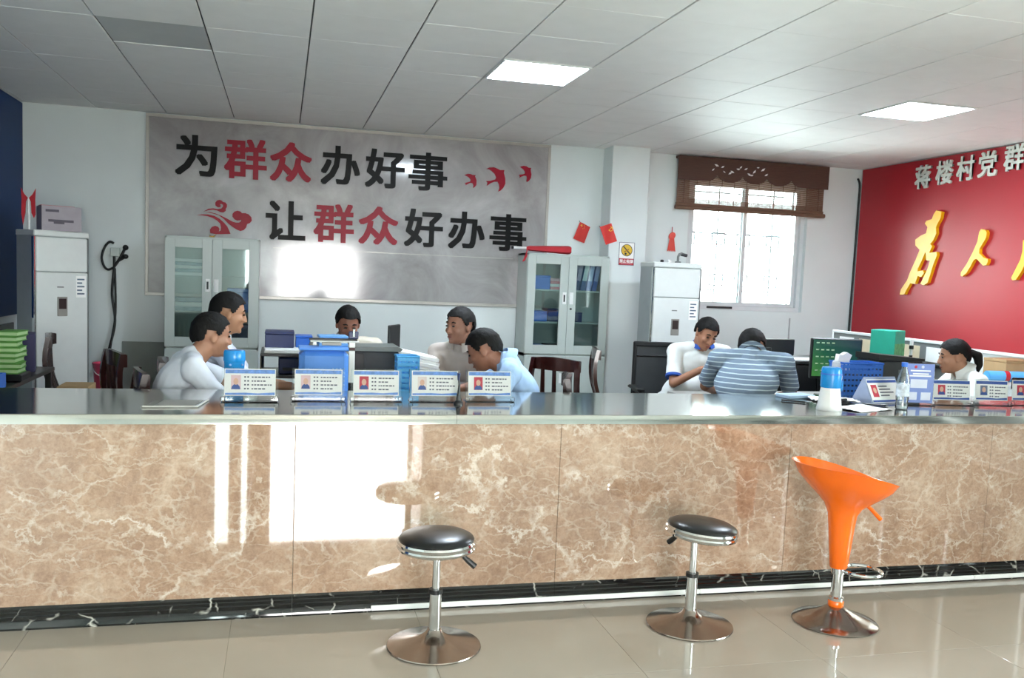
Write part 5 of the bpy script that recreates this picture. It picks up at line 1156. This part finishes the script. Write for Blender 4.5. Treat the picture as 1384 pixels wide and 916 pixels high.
def person(label, pel, head, yaw, hyaw, hpitch, hroll, wrL, wrR, shirt, skin='a87a5e', hair='hair_short', trousers='23262c', collar=None, cuffs=None, sw=.185, elbL=None, elbR=None, extra=None, hairmat=None, thick=1.0, gray=False, mouth=True, neck=(.045, .15)):
    px, py = pel
    base = Vector((px, py, 0)); t = thing('person', label, 'person', tuple(base))
    f = Vector((math.cos(yaw), math.sin(yaw), 0)); lft = Vector((-f.y, f.x, 0)); up = Vector((0, 0, 1))
    P = Vector((0, 0, .56)); Hc = Vector(head) - base
    HR = Matrix.Rotation(hyaw, 3, 'Z') @ Matrix.Rotation(hpitch, 3, 'Y') @ Matrix.Rotation(hroll, 3, 'X')   # head axes: x = face, y = left, z = up
    hz = HR @ up; hx = HR @ Vector((1, 0, 0))
    skull = Hc - hz * .085 - hx * .025                      # top of the neck
    nb = Hc - up * neck[1] - f * neck[0]                     # base of the neck
    sp = nb - P
    chest = P + sp * .68 + f * (-.015); belly = P + sp * .30 + f * .02
    sl = sp.normalized()
    shc = nb - sl * .045
    SL, SR = shc + lft * sw, shc - lft * sw
    la, lb = .285, .25
    EL, WL = ik(SL, Vector(wrL) - base, la, lb, elbL or (lft * .7 - up * .9 - f * .35))
    ER, WR = ik(SR, Vector(wrR) - base, la, lb, elbR or (-lft * .7 - up * .9 - f * .35))
    k = thick
    fz = f.cross(lft)
    def torso(mb, g):
        rot = Matrix((f, lft, sl)).transposed() if False else Matrix.Identity(3)
        ax = Matrix(((f.x, lft.x, sl.x), (f.y, lft.y, sl.y), (f.z, lft.z, sl.z)))
        mb.ell(P + up * .02, (.125 * k + g, .170 * k + g, .13 + g), 18, 12, ax)
        mb.ell(belly, (.125 * k + g, .160 * k + g, .16 + g), 18, 12, ax)
        mb.ell(chest, (.118 * k + g, .168 * k + g, .17 + g), 18, 12, ax)
        mb.ell(shc - sl * .05, (.085 * k + g, .172 + g, .075 + g), 18, 12, ax)
        for s, S in ((1, SL), (-1, SR)): mb.ell(S - sl * .012, (.062 + g, .062 + g, .062 + g), 14, 10)
        for S in (SL, SR): cap(mb, nb - sl * .015 + (S - nb) * .12, S + sl * .005, .052 + g, .05 + g)
    body = MB()
    torso(body, -.006)
    cap(body, nb - sl * .06, skull + hz * .03, .064, .058, 14)
    # ---- head
    def hp(x, y, z): return Hc + HR @ Vector((x, y, z))
    body.ell(hp(-.012, 0, .032), (.098, .077, .090), 24, 16, HR); body.ell(hp(.022, 0, -.020), (.072, .068, .085), 20, 14, HR)
    body.ell(hp(.036, 0, -.070), (.052, .050, .044), 18, 12, HR); body.ell(hp(.078, 0, -.092), (.017, .020, .016), 12, 8, HR)
    body.ell(hp(.075, 0, .030), (.016, .050, .014), 14, 8, HR)
    for s in (-1, 1):
        body.ell(hp(.062, s * .040, -.020), (.026, .022, .022), 12, 8, HR)
        body.ell(hp(-.008, s * .077, -.006), (.021, .010, .032), 12, 8, HR @ Matrix.Rotation(s * .25, 3, 'Z'))
    cap(body, hp(.085, 0, .018), hp(.104, 0, -.024), .010, .0135, 10)
    for s in (-1, 1): body.ell(hp(.095, s * .013, -.028), (.011, .009, .009), 10, 6, HR)
    body.ell(hp(.088, 0, -.055), (.010, .024, .006), 12, 8, HR); body.ell(hp(.086, 0, -.065), (.010, .020, .007), 12, 8, HR)
    # ---- arms and hands
    hands = []
    for s, S, E_, W in ((1, SL, EL, WL), (-1, SR, ER, WR)):
        cap(body, S, E_, .047, .038); cap(body, E_, W, .037, .027)
        d = (W - E_).normalized(); n_ = (-up - d * (-up).dot(d));
        if n_.length < .2: n_ = f.copy()
        n_.normalize(); sd = d.cross(n_) * 1.0
        inner = sd if sd.dot(lft) * s < 0 else -sd          # towards the body centre line: the thumb side
        pc = W + d * .055
        body.ell(pc, (.050, .040, .017), 14, 10, Matrix(((d.x, inner.x, n_.x), (d.y, inner.y, n_.y), (d.z, inner.z, n_.z))))
        for q, (off, ln) in enumerate(((.030, .070), (.010, .080), (-.011, .074), (-.031, .058))):
            a = W + d * .088 + inner * off; b_ = a + d * ln * .45 + n_ * .006; c_ = b_ + d * ln * .30 + n_ * .018; e_ = c_ + d * ln * .12 + n_ * .022
            cap(body, a, b_, .0095, .009, 8); cap(body, b_, c_, .009, .0082, 8); cap(body, c_, e_, .0082, .0075, 8)
        a = W + d * .03 + inner * .028; b_ = a + d * .035 + inner * .022 + n_ * .008; c_ = b_ + d * .03 + inner * .004 + n_ * .006
        cap(body, a, b_, .013, .011, 8); cap(body, b_, c_, .011, .009, 8)
    # ---- legs inside the trousers
    legs = []
    for s in (1, -1):
        hip = P + lft * s * .09 - up * .03; kn = hip + f * .40 + lft * s * .03; kn.z = .50; an = kn - up * .41 + f * .03; an.z = .09
        legs.append((hip, kn, an))
        cap(body, hip, kn, .070, .050); cap(body, kn, an, .046, .035)
    ms = M('skin_' + skin, skin, .5, var=.06, scale=20, bump=.03, bscale=200)
    bmesh_ = remesh(body, .0062, 5, .5, 'body'); bmesh_.materials.clear(); bmesh_.materials.append(ms)
    bo = put('body', bmesh_, t)
    # ---- shirt
    sh = MB(); torso(sh, .008)
    slen = .62
    for S, E_ in ((SL, EL), (SR, ER)): cap(sh, S, S + (E_ - S) * slen, .064, .060)
    for S, E_ in ((SL, EL), (SR, ER)):
        e = S + (E_ - S) * slen; dd = (E_ - S).normalized(); sh.tube([e - dd * .03, e + dd * .055], [.062, .064], 16)
    cap(sh, nb - sl * .05, nb - sl * .0 + f * .004, .078, .066)
    ax_ = Matrix(((f.x, lft.x, sl.x), (f.y, lft.y, sl.y), (f.z, lft.z, sl.z)))
    sh.ell(P + up * .05, (.14 * k, .182 * k, .12), 18, 12, ax_)
    sm_ = remesh(sh, .0085, 4, .5, 'shirt')
    rd = random.Random(int(abs(px) * 1000))
    from mathutils import noise as NZ
    n_v = len(sm_.vertices); cb_ = [0.0] * (3 * n_v); nb_ = [0.0] * (3 * n_v)
    sm_.vertices.foreach_get('co', cb_); sm_.vertices.foreach_get('normal', nb_)
    for i in range(n_v):
        c_ = Vector(cb_[3 * i:3 * i + 3])
        w_ = NZ.noise(Vector((c_.x * 8 + px * 3, c_.y * 8 + py * 3, c_.z * 5))); w2 = abs(NZ.noise(c_ * 13 + Vector((py, px, 1))))
        a_ = .009 * w_ + .007 * (w2 - .25)
        for q in range(3): cb_[3 * i + q] += nb_[3 * i + q] * a_
    sm_.vertices.foreach_set('co', cb_); sm_.update()
    sm_.materials.clear(); sm_.materials.append(shirt); so = put('shirt', sm_, t)
    if collar:
        cb = MB(); ring = []
        axn = (sl + (skull - nb).normalized() * .8).normalized(); ctr_ = nb + axn * .030 + f * .004; e1 = f - axn * f.dot(axn); e1.normalize(); e2 = axn.cross(e1)
        V = []; Fs = []; n = 22
        for i in range(n + 1):
            a = R_(28) + (2 * math.pi - R_(56)) * i / n
            dirv = e1 * math.cos(a) + e2 * math.sin(a)
            b0 = ctr_ + dirv * .064 + axn * .028; b1 = ctr_ + dirv * .098 - axn * .022; b2 = ctr_ + dirv * .070 - axn * .03
            V += [b0, b1, b2]
        for i in range(n):
            for q in range(3): Fs.append((i * 3 + q, i * 3 + (q + 1) % 3, (i + 1) * 3 + (q + 1) % 3, (i + 1) * 3 + q))
        Fs += [(0, 1, 2), (n * 3, n * 3 + 1, n * 3 + 2)]
        cb.add(V, Fs); cb.build('collar', collar, t, smooth=60)
    if cuffs:
        for S, E_ in ((SL, EL), (SR, ER)):
            e = S + (E_ - S) * slen; dd = (E_ - S).normalized(); MB().tube([e + dd * .040, e + dd * .060], .0675, 18).build('sleeve_cuff', cuffs, t)
    # ---- trousers and shoes
    tr = MB(); tr.ell(P - up * .01, (.142 * k, .178 * k, .125), 18, 12, Matrix(((f.x, lft.x, 0), (f.y, lft.y, 0), (0, 0, 1))))
    for hip, kn, an in legs: cap(tr, hip, kn, .090, .066); cap(tr, kn, an + up * .0, .064, .052)
    tm = remesh(tr, .011, 4, .5, 'trousers'); tm.materials.clear(); tm.materials.append(M('trousers_' + trousers, trousers, .8, var=.1, bump=.05, bscale=200)); put('trousers', tm, t)
    for hip, kn, an in legs:
        s_ = MB(); s_.ell(an + f * .06 - up * .047, (.13, .045, .043), 16, 10, Matrix(((f.x, lft.x, 0), (f.y, lft.y, 0), (0, 0, 1)))); s_.ell(an - up * .02, (.05, .042, .05), 12, 8); s_.build('shoe', m_blackvinyl, t, smooth=80)
    # ---- hair, brows, eyes, lips
    hm = hairmat or M('black_hair', '0b0908', .7, spec=.25, var=.4, scale=60, stretch=(1, 1, .3), bump=.25, bscale=140)
    hb = MB(); V = []; Fs = []; nu, nv = 72, 44
    cen = Vector((-.012, 0, .028)); rr = (.113, .091, .110)
    TH = ((0, .46), (35, .44), (52, .36), (62, .10), (72, -.16), (84, -.14), (92, .06), (112, .0), (122, -.45), (180, -.62)) if hair != 'bob' else ((0, .52), (30, .46), (50, .30), (62, .0), (78, -.05), (95, .02), (115, -.15), (135, -.5), (180, -.6))
    def keep(d, p):
        a = abs(math.degrees(math.atan2(d.y, d.x)))
        for (a0, t0), (a1, t1) in zip(TH, TH[1:]):
            if a0 <= a <= a1: return d.z > t0 + (t1 - t0) * (a - a0) / (a1 - a0)
        return False
    vid = {}
    for j in range(nv + 1):
        th = math.pi * j / nv
        for i in range(nu):
            a = 2 * math.pi * i / nu; d = Vector((math.sin(th) * math.cos(a), math.sin(th) * math.sin(a), math.cos(th)))
            bump_ = 1 + .022 * NZ.noise(d * 4 + Vector((px, py, 0))) + .035 * NZ.noise(Vector((d.x * 17, d.y * 17, d.z * 6)))
            V.append((d, Vector((cen.x + rr[0] * d.x * bump_, rr[1] * d.y * bump_, cen.z + rr[2] * d.z * bump_ - (.012 if d.x < -.4 and d.z < 0 else 0)))))
    faces = []
    for j in range(nv):
        for i in range(nu):
            q = (j * nu + i, (j + 1) * nu + i, (j + 1) * nu + (i + 1) % nu, j * nu + (i + 1) % nu)
            if all(keep(V[z][0], None) for z in q): faces.append(q)
    outer = [hp(*v[1]) for v in V]; inner_ = [hp(*(cen + (v[1] - cen) * .83)) for v in V]; N0 = len(V)
    Fs = [q for q in faces] + [tuple(z + N0 for z in q)[::-1] for q in faces]
    ec = {}
    for q in faces:
        for a_ in range(4):
            e = tuple(sorted((q[a_], q[(a_ + 1) % 4]))); ec[e] = ec.get(e, 0) + 1
    for (a_, b_), c_ in ec.items():
        if c_ == 1: Fs.append((a_, b_, b_ + N0, a_ + N0))
    hb.add(outer + inner_, Fs); ho = hb.build('hair', hm, t, smooth=80)
    if hair == 'bob':
        MB().ell(hp(-.118, 0, .020), (.020, .024, .024), 12, 8, HR).build('hair_tie', m_navy, t)
        pt = MB(); cap(pt, hp(-.125, 0, .022), hp(-.165, 0, -.010), .024, .034); cap(pt, hp(-.165, 0, -.010), hp(-.168, 0, -.075), .034, .027); cap(pt, hp(-.168, 0, -.075), hp(-.155, 0, -.125), .027, .010)
        pm = remesh(pt, .006, 3, .5, 'ponytail'); pm.materials.clear(); pm.materials.append(hm); put('ponytail', pm, t)
    for s in (-1, 1):
        MB().tube([hp(.0835, s * .016, .034), hp(.086, s * .03, .040), hp(.076, s * .048, .034)], [.0045, .005, .003], 8).build('eyebrow', hm, t)
        ey = MB().ell(hp(.0845, s * .031, .012), (.006, .014, .0065), 12, 8, HR).build('eye', M('eye_dark', '2a1c18', .3), t)
    MB().ell(hp(.0945, 0, -.0600), (.0052, .020, .0065), 12, 8, HR).build('lips', M('lip_tone', '8a4c44', .5), t)
    if gray:
        pass
    return t, dict(nb=nb + base, SL=SL + base, SR=SR + base, EL=EL + base, ER=ER + base, WL=WL + base, WR=WR + base)
from mathutils import noise as NZ
m_tee = M('white_cotton', 'd3d8e2', .85, var=.04, bump=.05, bscale=220)
m_beige = M('beige_cotton', 'c9c2b2', .85, var=.05, bump=.05, bscale=220)
m_polo = M('warm_grey_polo', 'bdb2aa', .85, var=.07, scale=7, bump=.05, bscale=220)
m_lblue = M('light_blue_cotton', 'a9c8ee', .8, var=.04, bump=.05, bscale=220)
m_wtee = M('white_jersey', 'e4e8e6', .8, var=.03, bump=.05, bscale=220)
m_bcollar = M('blue_collar', '1f4fa8', .8)
m_stripe = stripe_mat('grey_striped_shirt', '6e7f92', 'b9cbd4', .030, .0065)
m_wblouse = M('white_blouse', 'e2e4df', .8, var=.03, bump=.05, bscale=220)
D = R_
person('man in a white T-shirt leaning forward at the left', (-.63, 5.26), (-.372, 5.25, 1.155), D(14), D(20), D(8), 0, (-.02, 5.50, .80), (-.06, 5.12, .80), m_tee, 'a5775e', neck=(.11, .115), sw=.20, thick=1.08)
person('man in profile behind the white T-shirt, short hair', (-.44, 5.84), (-.312, 5.76, 1.255), D(4), D(10), D(10), 0, (.02, 5.95, .80), (.06, 5.56, .84), m_tee, 'a87a5c')
person('man facing the counter behind the document camera', (.46, 6.72), (.462, 6.52, 1.165), D(-90), D(-84), D(22), 0, (.62, 6.20, .80), (.30, 6.22, .80), m_beige, '8f5f4c', collar=m_beige, neck=(.07, .115), sw=.20)
person('man in a warm grey polo shirt turned to the left', (1.32, 6.12), (1.160, 5.92, 1.205), D(-128), D(-148), D(4), 0, (1.08, 5.60, .80), (1.12, 5.76, .80), m_polo, 'a0705a', collar=m_polo, thick=1.1, sw=.205, neck=(.05, .14))
person('man in a light blue shirt with lowered head', (1.52, 5.33), (1.175, 5.22, 1.105), D(166), D(158), D(28), 0, (.93, 5.05, .80), (.90, 5.42, .80), m_lblue, '94644e', collar=m_lblue, neck=(.15, .06), sw=.19)
person('young man in a white shirt with blue collar looking down', (3.11, 6.68), (3.262, 6.50, 1.165), D(-100), D(-88), D(26), D(-10), (3.32, 6.34, .86), (3.17, 6.36, .90), m_wtee, 'a8765c', collar=m_bcollar, cuffs=m_bcollar, elbL=Vector((.5, .1, -1)), elbR=Vector((-.5, -.1, -1)), neck=(.08, .10), sw=.20)
person('man in a grey striped shirt seen from behind', (2.82, 5.13), (3.135, 5.54, 1.135), D(60), D(32), D(22), D(-8), (3.02, 5.86, .80), (3.42, 5.62, .80), m_stripe, '8d5f48', collar=m_stripe, sw=.215, thick=1.2, neck=(.17, .03))
person('woman with a black ponytail and white blouse', (5.02, 5.40), (4.735, 5.50, 1.105), D(164), D(157), D(10), 0, (4.42, 5.36, .80), (4.44, 5.66, .80), m_wblouse, 'b07f64', hair='bob', collar=m_wblouse, sw=.175, thick=.95, neck=(.09, .11))
